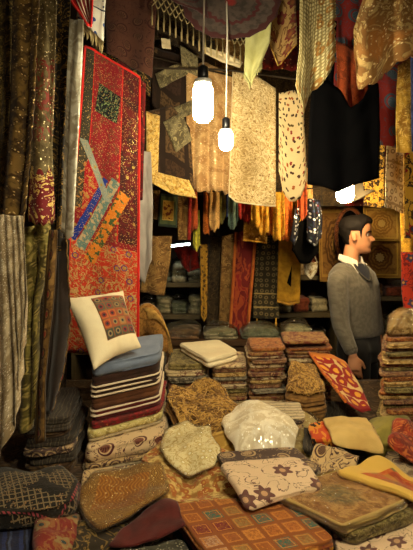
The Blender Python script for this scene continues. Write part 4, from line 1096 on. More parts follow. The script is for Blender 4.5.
T_['crimson'] = mat('crimson_cloth', solid(c(150, 24, 40), c(110, 20, 30)))
T_['yellow'] = mat('marigold_cloth', solid(c(206, 140, 34), c(180, 110, 26)))
T_['rust'] = mat('rust_cloth', solid(c(136, 62, 26), c(108, 44, 20)))
def fpk(S):
    n = S.ss(S.noise(16, 4, dist=1.2), 0.42, 0.6)
    x, y = S.nu - 0.5, S.nv - 0.5
    r = S.m('SQRT', x * x + y * y)
    col = S.mix(n, c(150, 106, 56), c(190, 148, 86))
    ctr = S.ss(S.noise(34, 4, dist=2.0), 0.42, 0.58)
    col = S.mix(S.ss(r + (S.noise(16, 3) - 0.5) * 0.25, 0.30, 0.16) * 0.8, col, S.mix(ctr, c(96, 96, 68), c(160, 136, 84)))
    col = S.mix(S.ss(S.noise(50, 4, dist=1.0), 0.5, 0.62) * 0.5, col, c(110, 66, 36))
    e = S.mx(S.abs(x), S.abs(y))
    col = S.mix(S.more(e, 0.46), col, c(196, 166, 96))
    return col, None, n
T_['flatpack'] = mat('brown_gold_tapestry_print', fpk)
def ypatch(S):
    e1 = S.more(S.nu, 0.20) * S.more(S.nv, 0.16) * S.less(S.nv, 0.84)
    x, y = S.u / 0.05, S.v / 0.04
    rr = S.white(S.vec(S.floor(x), S.floor(y)))
    pc = S.ramp(rr, [(0, c(186, 84, 30)), (0.35, c(160, 60, 26)), (0.55, c(176, 120, 50)), (0.75, c(150, 100, 60)), (0.9, c(120, 110, 60))])
    pc = S.mix(S.ss(S.noise(60, 3), 0.5, 0.6) * 0.5, pc, c(200, 130, 60))
    return S.mix(e1, c(214, 174, 80), pc), None, e1
T_['ypatch'] = mat('yellow_cloth_orange_patch', ypatch)
def iky(S):
    d, a, r1, r2 = S.motif(15, 0.45)
    w = S.noise(22, 2, dist=1.0)
    sh = d / (S.m('COSINE', a * 2.0) * 0.12 + 0.52) + (w - 0.5) * 0.8
    col = S.mix(S.less(sh, 1.0), c(220, 186, 120), c(150, 26, 22))
    col = S.mix(S.less(sh, 0.42), col, c(226, 160, 50))
    e = S.abs(S.nu - 0.5)
    col = S.mix(S.more(S.nv, 0.90), col, c(140, 24, 22)); col = S.mix(S.less(S.nv, 0.08), col, c(206, 120, 40))
    return col, None, None
T_['ikatry'] = mat('red_yellow_ikat', iky)
T_['cover'] = mat('plain_pale_yellow_cloth', solid(c(216, 184, 112), c(196, 162, 92), 8), bump=0.25)
T_['green'] = mat('olive_green_cloth', solid(c(150, 138, 62), c(122, 112, 44), 10), bump=0.3)
T_['orangeblack'] = mat('orange_red_edge', ikat(c(196, 70, 26), c(220, 140, 40), c(40, 20, 16), 9))
T_['redcl'] = mat('rust_red_cloth', brocade(c(150, 50, 26), c(110, 34, 20), c(190, 110, 50), 18))
T_['greypais'] = mat('grey_beige_paisley', paisley(c(176, 156, 120), c(90, 70, 60), c(140, 116, 84), 12))
T_['darkgrey'] = mat('dark_grey_stripe_wool', stripes([(0, c(52, 46, 38)), (0.3, c(84, 76, 60)), (0.4, c(44, 38, 32)), (0.7, c(100, 88, 66)), (0.78, c(48, 42, 34))], 0.035, 'u', 0.004))
T_['darkheap'] = mat('dark_brown_base_cloth', brocade(c(70, 50, 30), c(48, 34, 20), c(104, 80, 46), 12))
T_['panelred'] = mat('red_grey_woven_panel', brocade(c(124, 72, 54), c(92, 84, 60), c(150, 110, 76), 20))
FOLD = [('rosebrown', c(140, 96, 66), c(92, 50, 40), c(190, 156, 104), 'rose-brown'), ('goldtan', c(182, 146, 84), c(130, 94, 44), c(216, 186, 124), 'gold-tan'), ('creamb', c(204, 178, 130), c(120, 76, 58), c(220, 200, 156), 'cream and brown'),
        ('maroong', c(108, 44, 36), c(150, 110, 60), c(176, 140, 84), 'maroon and gold'), ('olivef', c(128, 112, 62), c(84, 70, 36), c(170, 152, 96), 'olive'), ('rustf', c(160, 92, 44), c(110, 54, 28), c(196, 144, 76), 'rust-orange'),
        ('greyf', c(130, 118, 96), c(84, 72, 58), c(176, 164, 132), 'grey-beige')]
for nm, a, b_, d_, _ in FOLD: T_['f_' + nm] = mat('woven_' + nm, brocade(a, b_, d_, 34, 0.2), bump=0.5)
def fitems(seq, lo, hi, n, seed, what='folded shawl'):
    r = random.Random(seed); out = []
    for i in range(n):
        f = FOLD[seq[i % len(seq)] if seq else r.randrange(len(FOLD))]
        out.append((lo + (hi - lo) * r.random(), T_['f_' + f[0]], f[4] + ' ' + what, 2 if r.random() < 0.6 else 1))
    return out
def strands(o, w, n, ln, ms, seed, name='fringe', rad=0.0024, edge=0.0):
    """loose fringe lying over a heap"""
    rr = random.Random(seed); cx = sum(p[0] for p in w) / len(w); cy = sum(p[1] for p in w) / len(w)
    pl = list(w) + [w[0]]
    tab = sorted((math.atan2(y - cy, x - cx), math.dist((x, y), (cx, cy))) for x, y in w)
    an_, rd_ = [t[0] for t in tab], [t[1] for t in tab]
    h0 = sorted(heap(cx + (x - cx) * 0.8, cy + (y - cy) * 0.8) - bench(y) for x, y in w)[len(w) // 2]
    for k, mm in enumerate(ms):
        b = MB()
        for i in range(n):
            e = poly(pl, rr.random()); r = math.sqrt(rr.random()) * 0.95
            if rr.random() < edge: r = 0.86 + 0.10 * rr.random()
            an = rr.random() * 6.28; bend = (rr.random() - 0.5) * 3; l = ln * (0.5 + rr.random()); pts = []
            x, y = cx + (e[0] - cx) * r, cy + (e[1] - cy) * r
            for s in range(5):
                if math.dist((x, y), (cx, cy)) > 0.99 * float(np.interp(math.atan2(y - cy, x - cx), an_, rd_)): break
                pts.append((x, y, min(heap(x, y), bench(y) + h0 + 0.07) + 0.003 + 0.007 * math.sin(s * 0.8) + 0.008 * rr.random())); x += math.cos(an) * l / 4; y += math.sin(an) * l / 4; an += bend / 4
            if len(pts) > 2: b.tube(pts, rad, 4)
        b.go(name, mm, o)
    return o

# ================================================================ the heap on the bench
ALLB = [(-1.17, 1.45), (1.66, 1.45), (1.66, 3.26), (-1.17, 3.26)]
pile('base_cloth', T_['darkheap'], ALLB, 0.010, 1, label='dark brown cloth spread over the whole bench under the heap', cat='cloth', wr=0.0, rnd=0.0, jit=0, w8=0.02)
def put(name, label, cat, w, m, t, ly=1, film_=None, group=None, **k):
    k.setdefault('rigid', 75); k.setdefault('cap', 0.08)
    w = settle(w, t, k.get('dome', 0), k.get('cap', 0.055))
    o = pile(name, m, w, t, ly, label=label, cat=cat, group=group, **k)
    if film_: wrap(o, w, t, film_, dome=k.get('dome', 0), wr=max(0.004, 0.7 * k.get('wr', 0.01)))
    return o
# --- left stack with the pillow (from the bottom up)
W = wpd([(90, 2.28), (160, 2.46), (164, 2.80), (98, 2.62)])
W2 = wpd([(84, 2.2), (164, 2.32), (172, 2.72), (98, 2.6)])
GP = 'folded cloths in the stack under the pillow'
def lay(name, lab, m, t, ly, f=1.0, dx=0, edges=(), ww=None, **k):
    o = pile(name, m, grow(ww or W, f, dx), t - 0.004, ly, label=lab, cat='folded cloth', group=GP, wr=0.0015, **k)
    for off in edges: pile('cream_edge', T_['edge'], grow(W, f + 0.04, dx), 0.0065, 1, parent=o, fd=LAST[0], off=off, rnd=0.002, jit=0, wr=0)
    return o
lay('folded_shawl', 'cream striped folded cloth at the foot of the pillow stack', T_['bluecream'], 0.016, 2, 1.03, -0.01, ww=W2)
lay('folded_shawl', 'beige paisley folded cloth right below the large cream paisley shawl', T_['pais3'], 0.018, 2, 1.02, ww=W2)
lay('paisley_shawl', 'large cream shawl with burgundy paisleys folded under the pillow stack', T_['pais'], 0.058, 1, 1.0, ww=W2, crease=0.022)
lay('folded_shawl', 'thin cream folded cloth above the large cream paisley shawl', T_['bluecream'], 0.016, 1, 1.08)
lay('folded_shawl', 'pale gold lace cloth folded below the red woven shawl', T_['goldlace'], 0.032, 1, 1.08)
lay('folded_shawl', 'red woven shawl folded above the pale gold lace', T_['redwoven'], 0.032, 2, 1.03, 0.01)
lay('folded_blanket', 'maroon folded blanket with two cream edge lines', T_['maroon'], 0.05, 2, 0.98, edges=(0.018, 0.038))
lay('folded_blanket', 'plain brown folded blanket in the middle of the pillow stack', T_['brown'], 0.044, 2, 0.98)
lay('folded_blanket', 'second dark chocolate blanket with a pair of cream edge lines', T_['choc'], 0.043, 2, 0.97, edges=(0.006, 0.026))
lay('folded_blanket', 'dark chocolate folded blanket with one cream edge line under the blue-grey cover', T_['choc'], 0.05, 2, 0.97, edges=(0.004,))
lay('folded_cushion_cover', 'blue-grey folded cotton cover directly under the cream pillow', T_['bluegrey'], 0.054, 1, 1.0, crease=0.016)
# --- the pillow
q = [P(94, 370, 2.22), P(141, 347.5, 2.42), P(123, 291, 2.66), P(65, 298, 2.50)]       # BL BR TR TL
nrm_ = (q[1] - q[0]).cross(q[3] - q[0]).normalized()
if nrm_.y > 0: nrm_ = -nrm_
def pil(a, b, s, off=0.0):
    k = 1 - 0.10 * (1 - abs(a) ** 1.5) * (abs(b) ** 3) ; k2 = 1 - 0.10 * (1 - abs(b) ** 1.5) * (abs(a) ** 3)
    u, v = (a * k2 + 1) / 2, (b * k + 1) / 2
    p = (q[0] * (1 - u) + q[1] * u) * (1 - v) + (q[3] * (1 - u) + q[2] * u) * v
    th = 0.055 * (max(0, 1 - a * a) ** 0.55) * (max(0, 1 - b * b) ** 0.55) + 0.003
    th += 0.004 * nz(a * 4, b * 4, 2.2) * (1 - abs(a)) 
    return p + nrm_ * (th * s + off)
def grid(f, n, a0=-1, a1=1, b0=-1, b1=1): return [f(a0 + (a1 - a0) * i / n, b0 + (b1 - b0) * j / n) for j in range(n + 1) for i in range(n + 1)]
n = 24; vs = grid(lambda a, b: pil(a, b, 1), n) + grid(lambda a, b: pil(a, b, -1), n); uu = [(i / n * 0.4, j / n * 0.4) for j in range(n + 1) for i in range(n + 1)] * 2; un = [(i / n, j / n) for j in range(n + 1) for i in range(n + 1)] * 2
K = (n + 1) ** 2; fs = []
for j in range(n):
    for i in range(n):
        a = j * (n + 1) + i; fs += [(a, a + 1, a + n + 2, a + n + 1), (K + a, K + a + n + 1, K + a + n + 2, K + a + 1)]
bi = list(range(n + 1)) + [j * (n + 1) + n for j in range(1, n + 1)] + [n * (n + 1) + i for i in range(n - 1, -1, -1)] + [j * (n + 1) for j in range(n - 1, 0, -1)]
for k in range(len(bi)): fs.append((bi[k], bi[(k + 1) % len(bi)], K + bi[(k + 1) % len(bi)], K + bi[k]))
pw = mk('pillow', vs, fs, M['cream2'], None, uu, un); tag(pw, 'cream pillow with patchwork panel leaning on the blue-grey cover', 'pillow')
def ppanel(S):
    x, y = S.nu * 4.0, S.nv * 5.0
    fx, fy = S.fr(x) - 0.5, S.fr(y) - 0.5
    row = S.floor(y)
    odd = S.fr(row * 0.5) 
    rr = S.white(S.vec(S.floor(x), row))
    dk = S.ramp(rr, [(0, c(84, 84, 66)), (0.4, c(66, 70, 60)), (0.7, c(96, 84, 60))])
    wm = S.ramp(rr, [(0, c(176, 92, 44)), (0.4, c(150, 72, 44)), (0.7, c(160, 110, 60))])
    band = S.mx(S.band(row, 0.5, 2.5) , 0.0)
    base = S.mix(band, dk, wm)
    base = S.mix(S.more(row, 3.5), base, S.mix(S.more(S.nv, 0.9), c(84, 80, 62), c(150, 64, 40)))
    r = S.m('SQRT', fx * fx + fy * fy)
    base = S.mix(S.less(r, 0.30), base, S.mix(S.more(rr, 0.5), c(130, 44, 40), c(140, 120, 80)))
    base = S.mix(S.less(r, 0.15), base, c(34, 34, 46))
    e = S.mx(S.abs(fx), S.abs(fy))
    base = S.mix(S.more(e, 0.43), base, c(130, 84, 50))
    return base, None, None
n2 = 16; a0, a1, b0_, b1 = -0.34, 0.86, -0.62, 0.70
vs = grid(lambda a, b: pil(a, b, 1, 0.0025), n2, a0, a1, b0_, b1) + grid(lambda a, b: pil(a, b, 1, 0.0003), n2, a0, a1, b0_, b1)
un = [(i / n2, j / n2) for j in range(n2 + 1) for i in range(n2 + 1)] * 2; K = (n2 + 1) ** 2; fs = []
for j in range(n2):
    for i in range(n2):
        a = j * (n2 + 1) + i; fs += [(a, a + 1, a + n2 + 2, a + n2 + 1), (K + a, K + a + n2 + 1, K + a + n2 + 2, K + a + 1)]
bi = list(range(n2 + 1)) + [j * (n2 + 1) + n2 for j in range(1, n2 + 1)] + [n2 * (n2 + 1) + i for i in range(n2 - 1, -1, -1)] + [j * (n2 + 1) for j in range(n2 - 1, 0, -1)]
for k in range(len(bi)): fs.append((bi[k], bi[(k + 1) % len(bi)], K + bi[(k + 1) % len(bi)], K + bi[k]))
mk('patchwork_panel', vs, fs, mat('pillow_patchwork', ppanel), pw, [(x * 0.24, y * 0.24) for x, y in un], un)

# --- stacks at the back of the bench
W = [(-0.39, 2.98), (-0.235, 3), (-0.235, 3.2), (-0.39, 3.2)]
stack(W, 0.22, [(0.03, T_['f_olivef'], 'olive folded cloth', 2), (0.04, T_['darkheap'], 'dark brown folded cloth', 2), (0.05, T_['darkgrey'], 'dark grey folded cloth', 2), (0.05, T_['darkheap'], 'dark brown folded cloth', 3), (0.1, T_['darkgrey'], 'dark grey folded cloth', 4)],
      'the dark stack under the straw fan', 'folded cloths under the straw fan')
W = [(0.025, 2.86), (0.205, 2.88), (0.205, 3.12), (0.025, 3.12)]
stack(W, 0.225, fitems([2, 0, 1, 6, 0, 2, 4, 1, 3], 0.018, 0.026, 11, 1), 'the stack right of the woven bundle', 'folded shawls in the back left stack', jit=0.02)
W = [(-0.205, 2.86), (0.015, 2.88), (0.015, 3.14), (-0.205, 3.14)]
put('woven_bundle', 'red and grey woven bundle with flat front under the rolled shawls', 'folded cloth', W, T_['panelred'], 0.11, crease=0.012)
stack(W, 0.10, [(0.033, T_['f_olivef'], 'olive rolled shawl', 2), (0.033, T_['f_creamb'], 'cream and brown rolled shawl', 2), (0.033, T_['f_greyf'], 'grey-beige rolled shawl', 2)], 'the shawls on the woven bundle', 'rolled shawls on the woven bundle', jit=0.03)
put('folded_tablecloth', 'plain cream folded tablecloth on top of the back left stack', 'folded cloth', wpd([(209, 2.80), (239, 2.95), (219, 3.18), (178, 3.10)]), M['cream2'], 0.045, 2, crease=0.010, wr=0.002, cap=0.12)
W = [(0.218, 2.84), (0.405, 2.86), (0.405, 3.06), (0.218, 3.06)]
stack(W, 0.32, [(0.02, T_['f_rustf'], 'rust-orange folded shawl with gold top', 1)] + fitems([3, 2, 0, 2, 3, 0, 2, 1, 0, 6, 3], 0.017, 0.025, 14, 2), 'the middle stack', 'folded shawls in the middle stack', jit=0.025)
W = [(0.415, 2.92), (0.655, 2.94), (0.655, 3.12), (0.415, 3.12)]
stack(W, 0.315, [(0.02, T_['f_maroong'], 'maroon and gold folded shawl', 1)] + fitems([5, 3, 0, 2, 0, 3, 2, 6, 0, 2], 0.017, 0.025, 14, 4), 'the stack behind the tan fringed heap', 'folded shawls in the right middle stack', jit=0.025)
W = wpd([(383, 2.62), (440, 2.64), (440, 2.92), (386, 2.9)])
stack(W, 0.44, fitems([5, 1, 0, 4, 5, 1, 3, 4, 0, 5, 1, 4], 0.018, 0.028, 24, 7), 'the tall stack at the right edge', 'folded shawls in the right stack', jit=0.04, rnd=0.012)
put('wrapped_cloth', 'crumpled clear bag with gold-tan cloth on top of the right stack', 'wrapped cloth', wpd([(387, 2.66), (420, 2.66), (424, 2.9), (390, 2.9)]), T_['f_goldtan'], 0.04, 1, FILM, dome=0.06, wr=0.02)
# --- straw fringed heaps
put('folded_shawl', 'dark grey striped cloth folded under the left straw fringe', 'folded cloth', px2w([(160, 440), (246, 440), (246, 394), (164, 394)]), T_['darkgrey'], 0.03, 2)
w = px2w([(160, 418), (168, 402), (196, 394), (224, 397), (244, 412), (244, 430), (214, 438), (180, 434)])
o = put('fringed_shawl', 'heap of straw-coloured fringed shawls left of the white sheer cloth', 'fringed shawl', w, T_['straw2'], 0.03, 2, dome=0.05, wr=0.012, crease=0.012, rigid=False)
strands(o, LAST[-1], 420, 0.10, [T_['straw'], T_['straw2']], 3, edge=0.3, rad=0.003)
put('folded_shawl', 'dark grey folded cloth under the right tan fringe', 'folded cloth', wpd([(276, 2.50), (346, 2.50), (346, 2.86), (280, 2.86)]), T_['darkgrey'], 0.03, 2)
w = [(.365, 2.62), (.46, 2.56), (.555, 2.60), (.575, 2.74), (.56, 2.86), (.43, 2.86)]
put('folded_shawl', 'dark tan folded cloth in the middle of the right fringed heap', 'folded cloth', w, T_['straw2'], 0.07, 4, crease=0.01)
o = put('fringed_shawl', 'heap of tan fringed shawls in front of the right middle stack', 'fringed shawl', w, T_['straw2'], 0.03, 2, dome=0.05, wr=0.012, crease=0.012, rigid=False)
strands(o, LAST[-1], 420, 0.08, [T_['straw'], T_['straw2']], 5, edge=0.2)
# --- centre: ochre cloth, sheer gold, white sheer bundle
put('oval_cloth', 'ochre cloth with an oval medallion lying in front of the white sheer cloth', 'cloth', px2w([(220, 468), (280, 456), (268, 424), (200, 434)]), T_['ochre'], 0.03, 2, wr=0.006, rigid=False)
put('wrapped_cloth', 'gold-beige sheer cloth in film behind the cream flowered shawl', 'wrapped cloth', px2w([(262, 462), (330, 460), (334, 438), (302, 424), (250, 426)]), T_['goldsheer'], 0.012, 1, FILM, dome=0.02, wr=0.010, rigid=False)
stack(px2w([(254, 448), (304, 444), (298, 426), (248, 424)]), 0.05, [(0.016, T_['bluecream'], 'cream striped folded cloth', 2), (0.016, T_['paisdark'], 'dark paisley folded cloth', 2), (0.018, T_['pais3'], 'beige paisley folded cloth', 2)],
      'the cloths under the white sheer bundle', 'folded cloths under the white sheer bundle')
put('sheer_cloth', 'white sheer cloth lying over striped folded cloths, centre', 'cloth', px2w([(220, 412), (236, 400), (262, 400), (286, 412), (299, 422), (290, 432), (262, 436), (247, 444), (234, 428)], 0.10), T_['white'], 0.012, 1, None, w8=0.02, dome=0.01, wr=0.014, rnd=0.016, cap=0.09, k=0.5, rigid=False)
# --- right cluster
put('folded_shawl', 'dark grey-brown folded cloth left of the plain yellow cover', 'folded cloth', px2w([(300, 446), (350, 444), (344, 414), (300, 416)]), T_['darkgrey'], 0.025, 2)
put('folded_shawl', 'orange and dark red folded cloth showing left of the plain yellow cover', 'folded cloth', px2w([(312, 440), (352, 440), (340, 418), (308, 424)]), T_['orangeblack'], 0.03, 2)
put('cushion', 'olive-green cushion right of the pale yellow cover', 'cushion', px2w([(364, 444), (416, 444), (412, 412), (366, 416)]), T_['green'], 0.05, 1, dome=0.05, crease=0.025, wr=0.006)
put('folded_shawl', 'gold-tan folded cloth beneath the pale yellow pillow cover', 'folded cloth', px2w([(340, 446), (384, 446), (372, 420), (336, 424)]), T_['f_goldtan'], 0.02, 2)
put('pillow_cover', 'plain pale yellow pillow cover lying flat at the right', 'pillow cover', px2w([(334, 440), (386, 444), (364, 411), (322, 418)], 0.09), T_['cover'], 0.010, 1, dome=0.012, wr=0.008, w8=0.04, rigid=False, cap=0.11)
put('folded_shawl', 'grey-beige paisley folded cloth at the right edge behind the yellow cover', 'folded cloth', px2w([(378, 466), (440, 474), (440, 442), (384, 440)]), T_['greypais'], 0.03, 2)
put('crumpled_cloth', 'rust-red crumpled cloth at the right edge in front of the olive cushion', 'cloth', px2w([(386, 450), (440, 456), (440, 424), (392, 426)], 0.08), T_['redcl'], 0.014, 1, dome=0.03, wr=0.018, rigid=False)
put('folded_shawl', 'rust-orange folded cloth between the pale yellow cover and leaf cloth', 'folded cloth', px2w([(336, 462), (388, 458), (384, 440), (338, 440)]), T_['f_rustf'], 0.022, 2)
put('floral_cloth', 'tan cloth with scattered brown leaves behind the yellow folded cover', 'folded cloth', px2w([(336, 474), (390, 466), (374, 446), (322, 448)], 0.07), mat('tan_leaf_scatter', floral(c(190, 150, 92), c(96, 54, 40), c(150, 100, 60), c(120, 80, 50), 22, 3, 0.1)), 0.016, 1, wr=0.010, rnd=0.012, rigid=False)
put('paisley_shawl', 'beige shawl with brown paisley, right of the cream flowered shawl', 'folded cloth', px2w([(300, 476), (346, 482), (364, 462), (314, 448)], 0.07), T_['pais3'], 0.016, 1, wr=0.010, rnd=0.012, rigid=False)
# --- the quilts at the bottom centre
w = px2w([(222, 574), (336, 540), (286, 494), (170, 505)], 0.085)
stack(grow(w, 1.0, 0.0, 0.006), 0.062, [(0.016, T_['rust'], 'rust folded quilt', 2), (0.010, T_['yellow'], 'marigold yellow folded cloth', 1), (0.012, T_['rust'], 'dark rust folded cloth', 1), (0.014, T_['crimson'], 'crimson folded cloth', 1), (0.02, T_['teal'], 'teal folded cloth', 1)],
      'the layers under the patchwork quilt', 'folded cloths under the patchwork quilt')
put('patchwork_quilt', 'orange-brown patchwork quilt on top of the stack at the bottom centre', 'quilt', w, T_['patch'], 0.022, 2, wr=0.004, w8=0.03, rigid=95)
# --- left of centre
put('folded_shawl', 'beige paisley cloth lying flat between the pillow stack and the gold beaded pack', 'folded cloth', px2w([(78, 492), (170, 480), (166, 462), (84, 470)]), T_['pais3'], 0.02, 2)
put('rolled_cloth', 'cream rolled cloth end in front of the pillow stack', 'folded cloth', px2w([(92, 482), (150, 474), (150, 464), (92, 472)], 0.08), T_['bluecream'], 0.03, 1, crease=0.014)
put('sheer_cloth', 'gold-beige sheer cloth spread between the oval cloth and flowered shawl', 'cloth', px2w([(240, 470), (318, 462), (310, 446), (246, 446)]), T_['goldsheer'], 0.010, 1, dome=0.01, wr=0.012, rnd=0.014, rigid=False)

put('embroidered_cloth', 'gold cloth with rows of red-orange flowers, draped behind the orange quilt', 'cloth', px2w([(138, 470), (152, 500), (176, 512), (206, 517), (246, 507), (256, 498), (236, 462), (206, 450), (160, 450)]), T_['dots'], 0.010, 1, dome=0.022, wr=0.014, rnd=0.014, k=0.45, cap=0.06, rigid=False)
put('wrapped_cloth', 'cream lace cloth in shiny clear film beside the cream paisley shawl', 'wrapped cloth', px2w([(160, 448), (166, 434), (190, 426), (210, 434), (219, 452), (214, 464), (192, 467), (170, 460)], 0.07), T_['packcream'], 0.012, 1, FILM2, w8=0.03, dome=0.02, wr=0.014, rnd=0.012, k=0.45, cap=0.06, rigid=False)
put('folded_shawl', 'dark purple paisley cloth behind the cream flowered shawl', 'folded cloth', px2w([(218, 474), (292, 470), (288, 456), (226, 458)]), T_['paisdark'], 0.014, 2, rigid=40)
w = px2w([(246, 499), (326, 480), (298, 456), (217, 462)], 0.085)
put('folded_shawl', 'grey-beige folded cloth lowest under the cream flowered shawl', 'folded cloth', grow(w, 0.98, 0.0, 0.01), T_['f_greyf'], 0.014, 2)
put('folded_shawl', 'dark purple paisley folded cloth right under the cream flowered shawl', 'folded cloth', grow(w, 0.99, -0.012, 0.006), T_['paisdark'], 0.016, 2)
put('flowered_shawl', 'cream folded shawl with dark flowers, centre front', 'folded cloth', w, T_['pais2'], 0.016, 1, crease=0.007, wr=0.005, rigid=False, k=0.4)
# --- dark stack at the left, beaded bag and the lower left corner
W = wpd([(24, 2.16), (72, 2.2), (86, 2.52), (40, 2.52)])
stack(W, 0.24, [(0.03, T_['darkgrey'], 'dark grey striped folded wool cloth', 2), (0.03, T_['darkgrey'], 'dark grey-brown folded wool cloth', 2), (0.03, T_['darkheap'], 'dark brown folded cloth', 2), (0.035, T_['darkgrey'], 'grey striped folded cloth', 2),
          (0.03, T_['paisdark'], 'dark paisley folded cloth', 2), (0.04, T_['darkgrey'], 'charcoal folded cloth', 2), (0.06, T_['darkheap'], 'dark folded cloth', 3)], 'the dark stack at the left', 'folded cloths in the dark left stack', jit=0.03, name='folded_wool_cloth', rnd=0.012)
put('folded_shawl', 'dark blue striped folded cloth in the lower left corner', 'folded cloth', px2w([(-30, 500), (38, 500), (36, 572), (-40, 580)]), T_['darkblue'], 0.03, 3)
put('wrapped_cloth', 'red patterned cloth in clear film beside the dark blue cloth', 'wrapped cloth', px2w([(34, 524), (56, 508), (82, 512), (78, 540), (66, 576), (34, 570)]), T_['redpack'], 0.025, 1, FILM2, dome=0.025, wr=0.012, rigid=False)
put('folded_shawl', 'dark cloth with gold swirls below the gold beaded pack', 'folded cloth', px2w([(74, 520), (126, 520), (130, 552), (124, 580), (66, 580)]), T_['darkswirl'], 0.03, 2, wr=0.008)
put('folded_shawl', 'grey sequinned cloth at the bottom edge beside the burgundy cloth', 'folded cloth', px2w([(118, 546), (184, 535), (210, 585), (116, 585)]), T_['greyseq'], 0.03, 2, wr=0.008)
put('burgundy_cloth', 'plain burgundy cloth between the gold beaded pack and orange quilt', 'cloth', px2w([(108, 546), (122, 528), (168, 502), (184, 510), (196, 540), (156, 548)], 0.07), T_['burg'], 0.006, 1, k=0.3, w8=0.03, wr=0.010, rigid=False)
put('folded_shawl', 'dark folded cloth below the gold beaded pack in film', 'folded cloth', px2w([(76, 520), (150, 524), (168, 500), (90, 486)]), T_['darkheap'], 0.02, 2)
put('wrapped_cloth', 'gold bead-embroidered cloth folded in clear film, lower left of centre', 'wrapped cloth', px2w([(76, 494), (94, 481), (140, 478), (163, 482), (169, 506), (134, 524), (98, 534), (80, 518)], 0.08), T_['ornate'], 0.014, 1, FILM2, dome=0.012, wr=0.008, rnd=0.014, k=0.45, w8=0.03, rigid=False)
w = px2w([(-20, 474), (4, 464), (34, 470), (62, 462), (81, 478), (78, 498), (50, 508), (-20, 516)], 0.10)
o = put('beaded_bag', 'black bead-embroidered cushion bag with pinkish trim at the lower left', 'bag', w, T_['blackbead'], 0.055, 1, dome=0.03, crease=0.02)
pile('trim', mat('pink_black_trim', sequin(c(44, 34, 22), c(70, 30, 34), c(150, 90, 70), 100, 0.6)), grow(w, 1.012), 0.010, 1, parent=o, fd=LAST[0], off=0.026, crease=0.004, rnd=0.003)
# --- front row
put('flowered_cloth', 'beige flowered cloth at the bottom right corner under the wrapped packs', 'folded cloth', px2w([(346, 565), (470, 545), (440, 484), (318, 506)]), T_['pais2'], 0.035, 1)
w = px2w([(352, 538), (420, 512), (350, 476), (290, 497)], 0.08)
put('wrapped_tapestry', 'second film-wrapped cloth directly under the large flat tapestry pack', 'wrapped cloth', w, T_['f_olivef'], 0.03, 2, FILM2, wr=0.004)
w = px2w([(345, 527), (409, 500), (338, 470), (270, 492)], 0.13)
put('wrapped_tapestry', 'large flat brown-gold tapestry in clear film at the lower right', 'wrapped cloth', w, T_['flatpack'], 0.026, 2, FILM, wr=0.004, w8=0.02, crease=0.004)
put('embroidered_cover', 'yellow folded cover with orange patchwork panel at the right edge', 'folded cloth', px2w([(335, 481), (424, 511), (475, 482), (376, 461)], 0.155), T_['ypatch'], 0.018, 1, crease=0.006, w8=0.03, rigid=False, cap=0.12, k=0.4, wr=0.004)
# --- the red and yellow cloth hanging over the stack end
H('draped_ikat_cloth', 'red and yellow patterned cloth draped slantwise in front of the man\'s legs', 'cloth', [(309, 352), (330, 354), (346, 362)], [(346, 402), (360, 412), (372, 411)], (2.93, 2.96, 2.52, 2.56), T_['ikatry'], folds=0.7, amp=0.010,
  L=[(309, 352), (324, 374), (346, 402)], R=[(346, 362), (361, 386), (372, 411)], th=0.02, wr=0.006, edges=(('L', 0.008, M['d_orange'], 'orange_edge'),))
# --- the straw fan
ctr = P(147, 352, 3.12); fn = MB(); rows = []
for k in range(25):
    a = PI * k / 24
    rows.append((ctr.x + 0.125 * math.cos(a), ctr.y, ctr.z + 0.275 * math.sin(a)))
ring = [[Vector((ctr.x + (x - ctr.x) * f, ctr.y + dy, ctr.z + (z - ctr.z) * f)) for x, y, z in rows] for f, dy in ((1.0, 0.0), (0.97, -0.014), (0.8, -0.022), (0.4, -0.026), (0.4, 0.014), (0.97, 0.008))]
fn.loft(ring)
fo = tag(fn.go('woven_fan', M['straw']), 'rounded brown straw fan with fringe standing behind the blue-grey cover', 'fan')
b = MB()
for k in range(40):
    a = PI * (k + 0.5) / 40 * 0.55; x, z = ctr.x + 0.12 * math.cos(a), ctr.z + 0.25 * math.sin(a)
    b.tube([(x, ctr.y - 0.02, z), (x + 0.02, ctr.y - 0.03, z - 0.02), (x + 0.03, ctr.y - 0.035, z - 0.06)], 0.0025, 4)
b.go('fringe', T_['straw'], fo)

# ================================================================ goods on the shelves
PM = [mat('shelf_cloth_%d' % i, brocade(a, tuple(v * 0.6 for v in a[:3]) + (1,), tuple(min(1, v * 1.3) for v in a[:3]) + (1,), 24)) for i, a in enumerate((c(150, 140, 110), c(116, 118, 94), c(160, 136, 98), c(120, 88, 56), c(140, 70, 46), c(176, 164, 130)))]
PN = ('grey-beige', 'grey-green', 'tan', 'brown', 'rust', 'pale beige')
def shelf_row(x0, x1, z, n, hmax, film_, where, group, y=4.14, dep=0.24, cols=(0, 1, 2, 3, 4, 5), seed=1, name='wrapped_cloth', h0=0.5):
    r = random.Random(seed); w = (x1 - x0) / n
    for i in range(n):
        cx = x0 + w * (i + 0.5); hh = hmax * (h0 + (1 - h0) * r.random()); k = r.choice(cols)
        q = [(cx - w * 0.46, y - 0.03 * r.random()), (cx + w * 0.46, y - 0.03 * r.random()), (cx + w * 0.46, y + dep), (cx - w * 0.46, y + dep)]
        nl = max(1, int(hh / 0.035))
        lab = '%s %s cloth, %s from the left on %s' % (PN[k], 'film-wrapped' if film_ else 'folded', 'first' if i == 0 else ORD[i], where)
        o = pile(name if film_ else 'folded_cloth_stack', PM[k], q, hh, nl, z=z + hh + 0.001, dome=0.012, wr=0.01, crease=0.014, jit=0.012, label=lab, cat='wrapped cloth' if film_ else 'folded cloth', group=group)
        if film_: pile('plastic_wrap', FILMG, grow(q, 1.03), hh * 0.95, 2, z=z + hh + 0.012, dome=0.03, wr=0.025, rnd=0.012, parent=o)
shelf_row(-0.62, -0.02, Z1, 5, 0.16, True, 'the upper left shelf', 'wrapped cloths on the upper left shelf', cols=(0, 1, 5), seed=3)
